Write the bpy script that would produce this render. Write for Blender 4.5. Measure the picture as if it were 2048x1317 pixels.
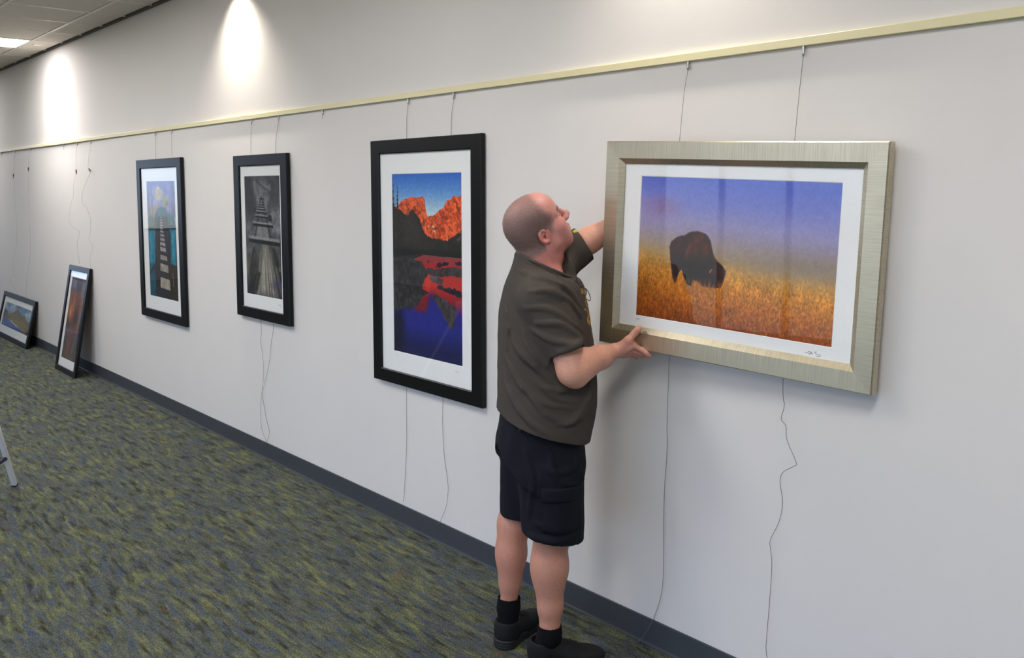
import bpy, bmesh, math, random
import numpy as np
from mathutils import Vector, Matrix

# ------------------------------------------------------------------ camera, world, lights, exposure
for o in list(bpy.data.objects):
    bpy.data.objects.remove(o)
S = bpy.context.scene
COL = S.collection
S.view_settings.view_transform = 'Standard'
S.view_settings.look = 'None'
S.view_settings.gamma = 1.0
S.view_settings.use_curve_mapping = False
S.view_settings.exposure = 2.05

cam_d = bpy.data.cameras.new('camera')
cam = bpy.data.objects.new('camera', cam_d)
COL.objects.link(cam)
S.camera = cam
cam_d.sensor_fit = 'HORIZONTAL'
cam_d.sensor_width = 36.0
cam_d.lens = 1850.0 / 2048.0 * 36.0
cam_d.shift_y = -(658.5 - 549.0) / 2048.0
cam_d.clip_start = 0.05
cR = Vector((0.65083778, 0.75921575, -0.00127134))
cU = Vector((-0.06894022, 0.06076647, 0.99576839))
cF = Vector((-0.7560803, 0.64799604, -0.09188962))
m = Matrix((cR, cU, -cF)).transposed().to_4x4()
m.translation = Vector((0, -2.62892, 1.75))
cam.matrix_world = m

W = bpy.data.worlds.new('world')
S.world = W
W.use_nodes = True
wn = W.node_tree.nodes
bg = wn['Background']
tcw = wn.new('ShaderNodeTexCoord')
sxyz = wn.new('ShaderNodeSeparateXYZ')
W.node_tree.links.new(tcw.outputs['Generated'], sxyz.inputs[0])
skr = wn.new('ShaderNodeValToRGB')               # clear blue sky, paler at the horizon, dull ground below it
skr.color_ramp.elements[0].position = 0.0
skr.color_ramp.elements[0].color = (0.30, 0.31, 0.30, 1)
skr.color_ramp.elements[1].position = 1.0
skr.color_ramp.elements[1].color = (0.26, 0.46, 1.0, 1)
for ps_, cl_ in ((0.485, (0.34, 0.36, 0.36, 1)), (0.505, (0.56, 0.72, 1.0, 1)), (0.62, (0.42, 0.62, 1.0, 1))):
    e_ = skr.color_ramp.elements.new(ps_)
    e_.color = cl_
mp_ = wn.new('ShaderNodeMapRange')
mp_.inputs['From Min'].default_value = -1.0
W.node_tree.links.new(sxyz.outputs[2], mp_.inputs[0])
W.node_tree.links.new(mp_.outputs[0], skr.inputs[0])
W.node_tree.links.new(skr.outputs[0], bg.inputs[0])
bg.inputs[1].default_value = 0.8

TROFFER_POWER = 5.2        # emission of the ceiling light diffusers
WASHER_WATTS = 19.0        # recessed wall washers
WARM = (1.0, 0.92, 0.80)
TROFFER_COL = (1.0, 0.965, 0.945)


def portal(name, loc, rot, sx, sy):
    l = bpy.data.lights.new(name, 'AREA')
    l.shape = 'RECTANGLE'
    l.size = sx
    l.size_y = sy
    l.cycles.is_portal = True
    o = bpy.data.objects.new(name, l)
    COL.objects.link(o)
    o.location = loc
    o.rotation_euler = rot
    return o


CEIL = 3.149
X0, X1, Y0 = -18.0, 3.2, -7.0
WIN = [(-6.6, 2.6, 0.14, 2.75)]          # front wall windows x0,x1,z0,z1
WINL = (-4.9, -0.9, 0.95, 2.95)         # left wall window y0,y1,z0,z1
portal('window_daylight', ((WIN[0][0] + WIN[0][1]) / 2, Y0 - 0.1, 1.445), (-math.pi / 2, 0, math.pi), 9.2, 2.6)
portal('window_daylight', (X0 - 0.1, -2.9, 1.95), (0, -math.pi / 2, 0), 2.0, 4.0)


# ------------------------------------------------------------------ helpers
def srgb(r, g, b):
    f = lambda c: (c / 255 / 12.92) if c / 255 <= 0.04045 else ((c / 255 + 0.055) / 1.055) ** 2.4
    return (f(r), f(g), f(b), 1.0)


def lin(a):
    a = np.clip(np.asarray(a, dtype=np.float64), 0, 255) / 255
    return np.where(a <= 0.04045, a / 12.92, ((a + 0.055) / 1.055) ** 2.4)


class NT:
    """small wrapper for building node materials"""
    def __init__(s, name):
        s.m = bpy.data.materials.new(name)
        s.m.use_nodes = True
        s.t = s.m.node_tree
        s.b = s.t.nodes['Principled BSDF']
        s.out = s.t.nodes['Material Output']

    def n(s, typ, **kw):
        x = s.t.nodes.new(typ)
        for k, v in kw.items():
            setattr(x, k, v)
        return x

    def link(s, a, b):
        s.t.links.new(a, b)

    def set(s, **kw):
        for k, v in kw.items():
            s.b.inputs[k.replace('_', ' ')].default_value = v
        return s

    def noise(s, scale, detail=2.0, rough=0.5, vec=None, mscale=None, coord='Object', loc=None):
        tc = s.n('ShaderNodeTexCoord')
        src = tc.outputs[coord] if vec is None else vec
        if mscale is not None:
            mp = s.n('ShaderNodeMapping')
            mp.inputs['Scale'].default_value = mscale
            if loc:
                mp.inputs['Location'].default_value = loc
            s.link(src, mp.inputs[0])
            src = mp.outputs[0]
        nz = s.n('ShaderNodeTexNoise')
        nz.inputs['Scale'].default_value = scale
        nz.inputs['Detail'].default_value = detail
        nz.inputs['Roughness'].default_value = rough
        s.link(src, nz.inputs['Vector'])
        return nz.outputs['Fac']

    def ramp(s, fac, stops):
        r = s.n('ShaderNodeValToRGB')
        e = r.color_ramp.elements
        while len(e) < len(stops):
            e.new(0.5)
        for k, (p, c) in zip(e, stops):
            k.position = p
            k.color = c
        s.link(fac, r.inputs[0])
        return r.outputs[0]

    def mix(s, fac, a, b, mode='MIX'):
        x = s.n('ShaderNodeMix', data_type='RGBA', blend_type=mode)
        for sock, v in ((x.inputs[0], fac), (x.inputs[6], a), (x.inputs[7], b)):
            if hasattr(v, 'is_linked'):
                s.link(v, sock)
            else:
                sock.default_value = v
        return x.outputs[2]

    def bump(s, h, strength=0.2, dist=0.01):
        b = s.n('ShaderNodeBump')
        b.inputs['Strength'].default_value = strength
        b.inputs['Distance'].default_value = dist
        s.link(h, b.inputs['Height'])
        s.link(b.outputs[0], s.b.inputs['Normal'])

    def base(s, c):
        s.link(c, s.b.inputs['Base Color'])


def plain(name, rgb, rough=0.5, metal=0.0, var=0.06, scale=30, bump=0.0, spec=0.5):
    t = NT(name)
    t.set(Roughness=rough, Metallic=metal)
    t.b.inputs['Specular IOR Level'].default_value = spec
    c = srgb(*rgb)
    f = t.noise(scale, 3)
    t.base(t.ramp(f, [(0.3, tuple(v * (1 - var) for v in c[:3]) + (1,)), (0.7, tuple(min(1, v * (1 + var)) for v in c[:3]) + (1,))]))
    if bump:
        t.bump(t.noise(scale * 6, 3), bump, 0.002)
    return t.m


def link(name, me, mat=None, parent=None):
    o = bpy.data.objects.new(name, me)
    COL.objects.link(o)
    if mat is not None:
        if len(me.materials) == 0:
            me.materials.append(mat)
    if parent is not None:
        o.parent = parent
    return o


def obj(name, bm, mat, parent=None, smooth=False):
    me = bpy.data.meshes.new(name)
    bmesh.ops.recalc_face_normals(bm, faces=bm.faces)
    bm.to_mesh(me)
    bm.free()
    if smooth:
        me.polygons.foreach_set('use_smooth', [True] * len(me.polygons))
    return link(name, me, mat, parent)


def empty(name, loc=(0, 0, 0), parent=None):
    o = bpy.data.objects.new(name, None)
    COL.objects.link(o)
    o.location = loc
    o.empty_display_size = 0.1
    if parent is not None:
        o.parent = parent
    return o


def tag(o, label, cat, group=None):
    o['label'] = label
    o['category'] = cat
    if group:
        o['group'] = group
    return o


def struct(o, label=None):
    o['kind'] = 'structure'
    if label:
        o['label'] = label
    return o


def box(bm, x0, x1, y0, y1, z0, z1):
    v = [bm.verts.new(p) for p in ((x0, y0, z0), (x1, y0, z0), (x1, y1, z0), (x0, y1, z0),
                                   (x0, y0, z1), (x1, y0, z1), (x1, y1, z1), (x0, y1, z1))]
    for f in ((0, 3, 2, 1), (4, 5, 6, 7), (0, 1, 5, 4), (1, 2, 6, 5), (2, 3, 7, 6), (3, 0, 4, 7)):
        bm.faces.new([v[i] for i in f])


def bbox(*a, bevel=0.0):
    bm = bmesh.new()
    box(bm, *a)
    if bevel:
        bmesh.ops.bevel(bm, geom=bm.edges[:], offset=bevel, segments=2, affect='EDGES', profile=0.6)
    return bm


def tube(bm, pts, r, n=6, cap=True):
    """round tube along a polyline; r may be one radius or one per point"""
    pts = [Vector(p) for p in pts]
    rs = r if hasattr(r, '__len__') else [r] * len(pts)
    rings = []
    up = Vector((0.123, 0.456, 0.88)).normalized()
    for i, p in enumerate(pts):
        d = (pts[min(i + 1, len(pts) - 1)] - pts[max(i - 1, 0)]).normalized()
        a = d.cross(up)
        if a.length < 1e-4:
            a = d.cross(Vector((1, 0, 0)))
        a.normalize()
        b = d.cross(a).normalized()
        rings.append([bm.verts.new(p + (a * math.cos(t) + b * math.sin(t)) * rs[i])
                      for t in (2 * math.pi * k / n for k in range(n))])
    for A, B in zip(rings, rings[1:]):
        for k in range(n):
            bm.faces.new((A[k], A[(k + 1) % n], B[(k + 1) % n], B[k]))
    if cap:
        bm.faces.new(rings[0][::-1])
        bm.faces.new(rings[-1])


def smooth_path(pts, sub=6):
    """Catmull-Rom through points"""
    P = [Vector(p) for p in pts]
    P = [P[0] * 2 - P[1]] + P + [P[-1] * 2 - P[-2]]
    out = []
    for i in range(1, len(P) - 2):
        a, b, c, d = P[i - 1:i + 3]
        for k in range(sub):
            t = k / sub
            out.append(0.5 * ((2 * b) + (c - a) * t + (2 * a - 5 * b + 4 * c - d) * t * t + (3 * b - a - 3 * c + d) * t ** 3))
    out.append(P[-2])
    return out


def cyl(bm, p, q, r, n=12, r2=None):
    tube(bm, [p, q], [r, r if r2 is None else r2], n)


def np_mesh(name, V, F, smooth=True, col=None):
    me = bpy.data.meshes.new(name)
    V = np.ascontiguousarray(V, dtype=np.float32)
    F = np.ascontiguousarray(F, dtype=np.int32)
    me.vertices.add(len(V))
    me.vertices.foreach_set('co', V.ravel())
    k = F.shape[1]
    me.loops.add(F.size)
    me.loops.foreach_set('vertex_index', F.ravel())
    me.polygons.add(len(F))
    me.polygons.foreach_set('loop_start', np.arange(0, F.size, k, dtype=np.int32))
    me.update(calc_edges=True)
    me.polygons.foreach_set('use_smooth', np.full(len(F), smooth, dtype=bool))
    if col is not None:
        a = me.color_attributes.new('Col', 'FLOAT_COLOR', 'POINT')
        c = np.ones((len(V), 4), dtype=np.float32)
        c[:, :3] = col
        a.data.foreach_set('color', c.ravel())
    return me


# ------------------------------------------------------------------ materials
def wall_mat(name, rgb):
    t = NT(name)
    t.set(Roughness=0.75)
    t.b.inputs['Specular IOR Level'].default_value = 0.25
    c = srgb(*rgb)
    f = t.noise(1.5, 3)
    t.base(t.ramp(f, [(0.3, tuple(v * 0.975 for v in c[:3]) + (1,)), (0.7, c)]))
    t.bump(t.noise(160, 3), 0.12, 0.002)
    return t.m


def carpet_mat():
    t = NT('carpet')
    t.set(Roughness=0.95)
    t.b.inputs['Specular IOR Level'].default_value = 0.1
    tc = t.n('ShaderNodeTexCoord')
    # wavy distortion of the streak direction
    wv = t.n('ShaderNodeTexNoise')
    wv.inputs['Scale'].default_value = 2.2
    wv.inputs['Detail'].default_value = 1.0
    t.link(tc.outputs['Object'], wv.inputs['Vector'])
    sub = t.n('ShaderNodeVectorMath', operation='SUBTRACT')
    t.link(wv.outputs['Color'], sub.inputs[0])
    sub.inputs[1].default_value = (0.5, 0.5, 0.5)
    mul = t.n('ShaderNodeVectorMath', operation='MULTIPLY')
    t.link(sub.outputs[0], mul.inputs[0])
    mul.inputs[1].default_value = (0.05, 0.06, 0)
    add = t.n('ShaderNodeVectorMath', operation='ADD')
    t.link(tc.outputs['Object'], add.inputs[0])
    t.link(mul.outputs[0], add.inputs[1])
    v = add.outputs[0]
    a = t.noise(1.0, 2.5, 0.6, vec=v, mscale=(6.0, 36.0, 1))
    b = t.noise(1.0, 2.5, 0.6, vec=v, mscale=(6.4, 32.0, 1), loc=(13.1, 7.7, 0))
    c = t.noise(1.0, 2.0, 0.5, vec=v, mscale=(2.6, 7.0, 1), loc=(3.3, 9.1, 0))
    d = t.noise(1.0, 2.0, 0.55, vec=v, mscale=(6.5, 36.0, 1), loc=(31.0, 17.0, 0))
    base = t.ramp(a, [(0.34, srgb(72, 74, 70)), (0.46, srgb(96, 103, 102)), (0.56, srgb(92, 102, 114)), (0.68, srgb(84, 95, 120))])
    ol = t.ramp(b, [(0.40, (0, 0, 0, 1)), (0.58, (1, 1, 1, 1))])
    pt = t.ramp(c, [(0.34, (0.3, 0.3, 0.3, 1)), (0.58, (1, 1, 1, 1))])
    of = t.mix(1.0, ol, pt, 'MULTIPLY')
    olc = t.ramp(d, [(0.4, srgb(108, 113, 86)), (0.55, srgb(130, 135, 100)), (0.68, srgb(146, 147, 94))])
    x = t.mix(of, base, olc)
    dk = t.ramp(t.noise(1.0, 3.0, 0.6, vec=v, mscale=(5.5, 24.0, 1), loc=(51.0, 7.0, 0)), [(0.33, (0.75, 0.75, 0.75, 1)), (0.47, (0, 0, 0, 1))])
    x = t.mix(dk, x, srgb(52, 49, 42))
    rs = t.ramp(t.noise(1.0, 2.0, 0.5, vec=v, mscale=(6.0, 30.0, 1), loc=(71.0, 37.0, 0)), [(0.66, (0, 0, 0, 1)), (0.74, (0.7, 0.7, 0.7, 1))])
    x = t.mix(rs, x, srgb(128, 98, 74))
    # loops of pile
    vo = t.n('ShaderNodeTexVoronoi')
    vo.inputs['Scale'].default_value = 190
    mp = t.n('ShaderNodeMapping')
    mp.inputs['Scale'].default_value = (0.6, 1.15, 1)
    t.link(tc.outputs['Object'], mp.inputs[0])
    t.link(mp.outputs[0], vo.inputs['Vector'])
    lp = t.ramp(vo.outputs['Distance'], [(0.0, (1.0, 1.0, 1.0, 1)), (0.65, (0.37, 0.37, 0.37, 1))])
    x = t.mix(0.85, x, lp, 'MULTIPLY')
    fn = t.ramp(t.noise(420, 2), [(0.3, (0.6, 0.6, 0.6, 1)), (0.7, (1.35, 1.35, 1.35, 1))])
    x = t.mix(0.8, x, fn, 'MULTIPLY')
    t.base(x)
    inv = t.n('ShaderNodeMath', operation='SUBTRACT')
    inv.inputs[0].default_value = 1.0
    t.link(vo.outputs['Distance'], inv.inputs[1])
    t.bump(inv.outputs[0], 0.6, 0.004)
    return t.m


def glass_mat(name, tint=(0.995, 0.997, 0.996), ior=1.5):
    t = NT(name)
    t.t.nodes.remove(t.b)
    tr = t.n('ShaderNodeBsdfTransparent')
    tr.inputs[0].default_value = tint + (1,)
    gl = t.n('ShaderNodeBsdfGlossy')
    gl.inputs['Roughness'].default_value = 0.015
    fr = t.n('ShaderNodeFresnel')
    fr.inputs['IOR'].default_value = ior
    mx = t.n('ShaderNodeMixShader')
    ge = t.n('ShaderNodeNewGeometry')          # thin sheet: no total reflection on the way out
    inv = t.n('ShaderNodeMath', operation='SUBTRACT')
    inv.inputs[0].default_value = 1.0
    t.link(ge.outputs['Backfacing'], inv.inputs[1])
    mu = t.n('ShaderNodeMath', operation='MULTIPLY')
    t.link(fr.outputs[0], mu.inputs[0])
    t.link(inv.outputs[0], mu.inputs[1])
    t.link(mu.outputs[0], mx.inputs[0])
    t.link(tr.outputs[0], mx.inputs[1])
    t.link(gl.outputs[0], mx.inputs[2])
    t.link(mx.outputs[0], t.out.inputs[0])
    return t.m


def emit_mat(name, rgb, strength):
    t = NT(name)
    t.set(Roughness=0.4)
    t.b.inputs['Base Color'].default_value = (0.8, 0.8, 0.8, 1)
    t.b.inputs['Emission Color'].default_value = rgb + (1,)
    t.b.inputs['Emission Strength'].default_value = strength
    return t.m


def attr_mat(name, rough, spec=0.5, sss=0.0, noise_amt=0.0, noise_scale=60, bump=0.0, bscale=300):
    t = NT(name)
    t.set(Roughness=rough)
    t.b.inputs['Specular IOR Level'].default_value = spec
    a = t.n('ShaderNodeAttribute')
    a.attribute_name = 'Col'
    c = a.outputs['Color']
    if noise_amt:
        f = t.ramp(t.noise(noise_scale, 4, 0.6), [(0.3, (1 - noise_amt,) * 3 + (1,)), (0.7, (1 + noise_amt,) * 3 + (1,))])
        c = t.mix(1.0, c, f, 'MULTIPLY')
    t.base(c)
    if sss:
        t.b.inputs['Subsurface Weight'].default_value = sss
        t.b.inputs['Subsurface Radius'].default_value = (1.0, 0.35, 0.2)
        t.b.inputs['Subsurface Scale'].default_value = 0.006
    if bump:
        t.bump(t.noise(bscale, 3), bump, 0.001)
    return t.m


def metal_brushed(name, rgb, axis):
    """champagne leaf finish with fine lines running along one local axis"""
    t = NT(name)
    t.set(Roughness=0.42, Metallic=0.88)
    sc = {'x': (6, 40, 300), 'z': (300, 40, 6)}[axis]
    f = t.noise(1.0, 3, 0.6, mscale=sc)
    g = t.noise(5.0, 2, 0.5)
    c = srgb(*rgb)
    x = t.ramp(f, [(0.32, tuple(v * 0.84 for v in c[:3]) + (1,)), (0.55, c), (0.72, tuple(min(1, v * 1.08) for v in c[:3]) + (1,))])
    x = t.mix(0.35, x, t.ramp(g, [(0.35, (0.8, 0.8, 0.78, 1)), (0.65, (1.1, 1.1, 1.08, 1))]), 'MULTIPLY')
    t.base(x)
    t.link(t.ramp(f, [(0.3, (0.42, 0.42, 0.42, 1)), (0.7, (0.32, 0.32, 0.32, 1))]), t.b.inputs['Roughness'])
    t.bump(f, 0.04, 0.001)
    return t.m


M_WALL = wall_mat('wall_paint', (222, 218, 214))
M_WALL2 = wall_mat('wall_paint_far', (196, 190, 180))
M_CEIL = wall_mat('ceiling_paint', (205, 200, 194))
M_TILE = plain('ceiling_tile', (214, 208, 200), 0.9, var=0.04, scale=220, bump=0.4, spec=0.2)
M_TEE = plain('ceiling_tee', (226, 220, 212), 0.45, var=0.02)
M_SHADOW_LINE = plain('ceiling_shadow_line', (96, 90, 82), 0.8, var=0.05)  # dark colour stands for the shade along the wall angle
M_CARPET = carpet_mat()
M_BASE = plain('rubber_base', (60, 64, 70), 0.55, var=0.06, scale=9)
M_RAIL = plain('hanging_rail', (226, 216, 172), 0.45, var=0.02, scale=4)
M_STEEL = plain('bright_steel', (190, 190, 192), 0.28, 0.9, var=0.05)
M_WIRE = plain('steel_wire', (112, 108, 102), 0.5, 0.4, var=0.1)
M_WIRE2 = plain('dull_wire', (158, 150, 140), 0.6, 0.2, var=0.1)
M_DARKHOOK = plain('hook_steel', (70, 66, 60), 0.45, 0.6)
M_BLACK = plain('black_lacquer', (11, 11, 13), 0.36, var=0.15, scale=14, bump=0.04, spec=0.3)
M_BACK = plain('backing_board', (120, 100, 78), 0.9)
M_MAT = plain('mat_board', (240, 240, 239), 0.85, var=0.015, scale=90, spec=0.2)
M_PAPER = plain('print_paper', (243, 243, 242), 0.7, var=0.01, scale=50, spec=0.3)
M_PRINT = attr_mat('photo_print', 0.45, 0.35)
M_INK = plain('pencil_ink', (116, 118, 128), 0.8)
M_GLASS = glass_mat('glazing')
M_WHITE = plain('white_powder_coat', (214, 214, 216), 0.4, var=0.03)
M_RUBBER = plain('black_rubber', (28, 28, 30), 0.8)
M_NAVY = plain('navy_tread', (34, 38, 66), 0.7)
M_LIGHT = emit_mat('lit_diffuser', TROFFER_COL, TROFFER_POWER)
M_LAMP = emit_mat('lit_lamp', WARM, 0.08)

# ------------------------------------------------------------------ room shell
bm = bmesh.new()
bm.faces.new([bm.verts.new(p) for p in ((X0, Y0, 0), (X1, Y0, 0), (X1, 0, 0), (X0, 0, 0))])
floor = struct(obj('floor', bm, M_CARPET), 'carpet with wavy blue, grey and olive streaks')
bm = bmesh.new()
bm.faces.new([bm.verts.new(p) for p in ((X0, 0, 0), (X1, 0, 0), (X1, 0, CEIL + 0.05), (X0, 0, CEIL + 0.05))])
struct(obj('wall_back', bm, M_WALL), 'long off-white gallery wall')
bm = bmesh.new()
x0, x1, z0, z1 = WIN[0]
box(bm, X0, x0, Y0 - 0.15, Y0, 0, CEIL + 0.05)
box(bm, x1, X1, Y0 - 0.15, Y0, 0, CEIL + 0.05)
box(bm, x0, x1, Y0 - 0.15, Y0, 0, z0)
box(bm, x0, x1, Y0 - 0.15, Y0, z1, CEIL + 0.05)
struct(obj('wall_front', bm, M_WALL2))
bm = bmesh.new()
y0, y1, z0, z1 = WINL
box(bm, X0 - 0.15, X0, Y0, y0, 0, CEIL + 0.05)
box(bm, X0 - 0.15, X0, y1, 0, 0, CEIL + 0.05)
box(bm, X0 - 0.15, X0, y0, y1, 0, z0)
box(bm, X0 - 0.15, X0, y0, y1, z1, CEIL + 0.05)
struct(obj('wall_left', bm, M_WALL2))
bm = bmesh.new()
box(bm, X1, X1 + 0.15, Y0, 0, 0, CEIL + 0.05)
struct(obj('wall_right', bm, M_WALL2))


def window(name, horizontal, a0, a1, z0, z1, n, at):
    """window in the front wall (horizontal along x) or the left wall (along y)"""
    bm = bmesh.new()
    fw = 0.05

    def bar(p0, p1, q0, q1):
        if horizontal:
            box(bm, p0, p1, at - 0.10, at - 0.03, q0, q1)
        else:
            box(bm, at - 0.10, at - 0.03, p0, p1, q0, q1)
    bar(a0, a1, z0, z0 + fw)
    bar(a0, a1, z1 - fw, z1)
    step = (a1 - a0) / n
    for k in range(n + 1):
        c = min(max(a0 + k * step, a0 + fw / 2), a1 - fw / 2)
        bar(c - fw / 2, c + fw / 2, z0 + fw, z1 - fw)
    w = struct(obj(name, bm, M_BASE))
    for k in range(n):
        p0, p1 = a0 + k * step + fw / 2, a0 + (k + 1) * step - fw / 2
        bm = bmesh.new()
        if horizontal:
            box(bm, p0, p1, at - 0.068, at - 0.062, z0 + fw, z1 - fw)
        else:
            box(bm, at - 0.068, at - 0.062, p0, p1, z0 + fw, z1 - fw)
        obj('pane', bm, M_GLASS, w)


window('window_1', True, *WIN[0], 11, Y0)
window('window_2', False, *WINL, 2, X0)

# baseboard: rubber cove base with a small toe
bm = bmesh.new()
prof = [(0, 0), (-0.011, 0), (-0.010, 0.003), (-0.007, 0.009), (-0.006, 0.03), (-0.005, 0.102), (-0.003, 0.105), (0, 0.105)]
A = [bm.verts.new((X0, y - 0.0005, z)) for y, z in prof]
B = [bm.verts.new((X1, y - 0.0005, z)) for y, z in prof]
for i in range(len(prof)):
    j = (i + 1) % len(prof)
    bm.faces.new((A[i], A[j], B[j], B[i]))
bm.faces.new(A)
bm.faces.new(B[::-1])
struct(obj('baseboard_back', bm, M_BASE), 'dark slate rubber baseboard')

# ceiling: slab, trim painted dark as the wall's shadow line, suspended grid and single lay-in tiles
ceil = struct(obj('ceiling', bbox(X0, X1, Y0, 0, CEIL + 0.02, CEIL + 0.08), M_CEIL), 'suspended ceiling of square lay-in tiles')
struct(obj('trim_1', bbox(X0, X1, -0.022, -0.0005, CEIL - 0.011, CEIL + 0.019), M_SHADOW_LINE), 'trim painted dark for the shadow line between wall and ceiling')
GX = [-7.862 + 0.6 * k for k in range(-14, 10)]          # cross tees
GY = [-0.282 - 0.6 * k for k in range(4)]                # main tees, parallel to the wall
TR = [(-13.862, 0), (-10.262, 0)]           # troffers: x start, first row
TROFF = [(x, -0.282) for x, _ in TR]
tees = []
for y in GY:
    bm = bbox(GX[0], GX[-1], y - 0.012, y + 0.012, CEIL - 0.003, CEIL + 0.019)
    obj('main_tee', bm, M_TEE, ceil)
tee_me = None
yb = [-0.022] + GY
for i, x in enumerate(GX):
    if tee_me is None:
        bm = bbox(-0.012, 0.012, GY[-1], -0.022, CEIL - 0.002, CEIL + 0.019)
        o = obj('cross_tee', bm, M_TEE, ceil)
        tee_me = o.data
    else:
        o = link('cross_tee', tee_me, None, ceil)
    o.location = (x, 0, 0)
tile_me = {}
rt = random.Random(4)
for r in range(4):
    ya, yc = yb[r], yb[r + 1]
    d = ya - yc
    for i in range(len(GX) - 1):
        x = GX[i]
        if r in (1, 2) and any(abs(x - tx) < 0.05 for tx, _ in TROFF):
            continue
        key = round(d, 3)
        if key not in tile_me:
            bm = bmesh.new()
            t0 = 0.0125
            e = 0.006
            # lay-in tile with a small stepped edge
            lo = [bm.verts.new((px, py, CEIL + 0.0005)) for px, py in ((t0 + e, -d + t0 + e), (0.6 - t0 - e, -d + t0 + e), (0.6 - t0 - e, -t0 - e), (t0 + e, -t0 - e))]
            hi = [bm.verts.new((px, py, CEIL + 0.006)) for px, py in ((t0, -d + t0), (0.6 - t0, -d + t0), (0.6 - t0, -t0), (t0, -t0))]
            tp = [bm.verts.new((v.co.x, v.co.y, CEIL + 0.018)) for v in hi]
            bm.faces.new(lo[::-1])
            for k in range(4):
                bm.faces.new((lo[k], lo[(k + 1) % 4], hi[(k + 1) % 4], hi[k]))
                bm.faces.new((hi[k], hi[(k + 1) % 4], tp[(k + 1) % 4], tp[k]))
            bm.faces.new(tp)
            o = obj('ceiling_tile', bm, M_TILE, ceil)
            tile_me[key] = o.data
        else:
            o = link('ceiling_tile', tile_me[key], None, ceil)
        o.location = (x, ya, rt.uniform(-0.0004, 0.0006))

# ceiling lights
def troffer(x, y, label, group):
    t = empty('ceiling_light', (x, y, CEIL))
    tag(t, label, 'ceiling light', group)
    bm = bmesh.new()
    L_, B_ = 0.6, 1.2
    for a in ((0.013, L_ - 0.013, -0.02, -0.013), (0.013, L_ - 0.013, -B_ + 0.013, -B_ + 0.02), (0.013, 0.02, -B_ + 0.02, -0.02), (L_ - 0.02, L_ - 0.013, -B_ + 0.02, -0.02)):
        box(bm, *a, -0.004, 0.018)
    obj('frame', bm, M_TEE, t)
    obj('diffuser', bbox(0.02, L_ - 0.02, -B_ + 0.02, -0.02, -0.001, 0.012), M_LIGHT, t)
    return t


troffer(TROFF[1][0], -0.282, 'lit white ceiling light panel at the top left', None)
troffer(TROFF[0][0], -0.282, 'lit ceiling light panel out of the picture, at the far end by the gallery wall', None)
for x, y in ((-8.462, -1.482), (-6.662, -1.482), (-3.662, -1.482), (-3.962, -4.482), (-0.662, -3.282), (-0.662, -1.482)):  # unseen panels added where wall and man needed more light
    troffer(x, y, 'unseen ceiling light panel added over the carpet to brighten the wall and the man', 'added ceiling lights out of view')
for (x, n) in ((-9.93, 'far'), (-5.75, 'middle'), (-2.1, 'near')):
    t = empty('downlight', (x, -0.17, CEIL))
    tag(t, {'far': 'small recessed downlight over the far bright patch on the wall', 'middle': 'small recessed downlight above the middle bright patch, past the top edge',
            'near': 'small recessed downlight above the man, past the top edge'}[n], 'downlight')
    bm = bmesh.new()
    nseg = 24
    r0, r1 = 0.038, 0.052
    ring = lambda r, z: [bm.verts.new((r * math.cos(2 * math.pi * k / nseg), r * math.sin(2 * math.pi * k / nseg), z)) for k in range(nseg)]
    rr = [ring(r1, -0.0005), ring(r1 - 0.004, -0.004), ring(r0, -0.004), ring(r0 - 0.004, -0.001)]
    for A, B in zip(rr, rr[1:]):
        for k in range(nseg):
            bm.faces.new((A[k], A[(k + 1) % nseg], B[(k + 1) % nseg], B[k]))
    obj('trim_ring', bm, M_TEE, t, True)
    bm = bmesh.new()
    cyl(bm, (0, 0, -0.0012), (0, 0, -0.0004), r0 - 0.004, 24)
    obj('lamp', bm, M_LAMP, t)
    l = bpy.data.lights.new('washer_beam', 'SPOT')
    l.energy = WASHER_WATTS * {'far': 0.75, 'middle': 1.0, 'near': 0.8}[n]
    l.color = WARM
    l.spot_size = math.radians(112)
    l.spot_blend = 1.0
    l.shadow_soft_size = 0.035
    lo = bpy.data.objects.new('washer_beam', l)
    COL.objects.link(lo)
    lo.parent = t
    lo.location = (0, 0, -0.04)
    lo.rotation_euler = (0, 0, 0)      # aimed straight down

# ------------------------------------------------------------------ picture rail, hooks and wires
bm = bmesh.new()
prof = [(-0.0005, 2.196), (-0.004, 2.196), (-0.004, 2.2), (-0.012, 2.2), (-0.012, 2.196), (-0.017, 2.196), (-0.018, 2.1975), (-0.018, 2.2215), (-0.0165, 2.2235), (-0.0005, 2.2235)]
A = [bm.verts.new((X0 + 0.1, y, z)) for y, z in prof]
B = [bm.verts.new((X1 - 0.1, y, z)) for y, z in prof]
for i in range(len(prof)):
    j = (i + 1) % len(prof)
    bm.faces.new((A[i], A[j], B[j], B[i]))
bm.faces.new(A)
bm.faces.new(B[::-1])
rail = obj('picture_rail', bm, M_RAIL)
tag(rail, 'long cream picture rail running along the whole gallery wall', 'rail')


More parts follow.
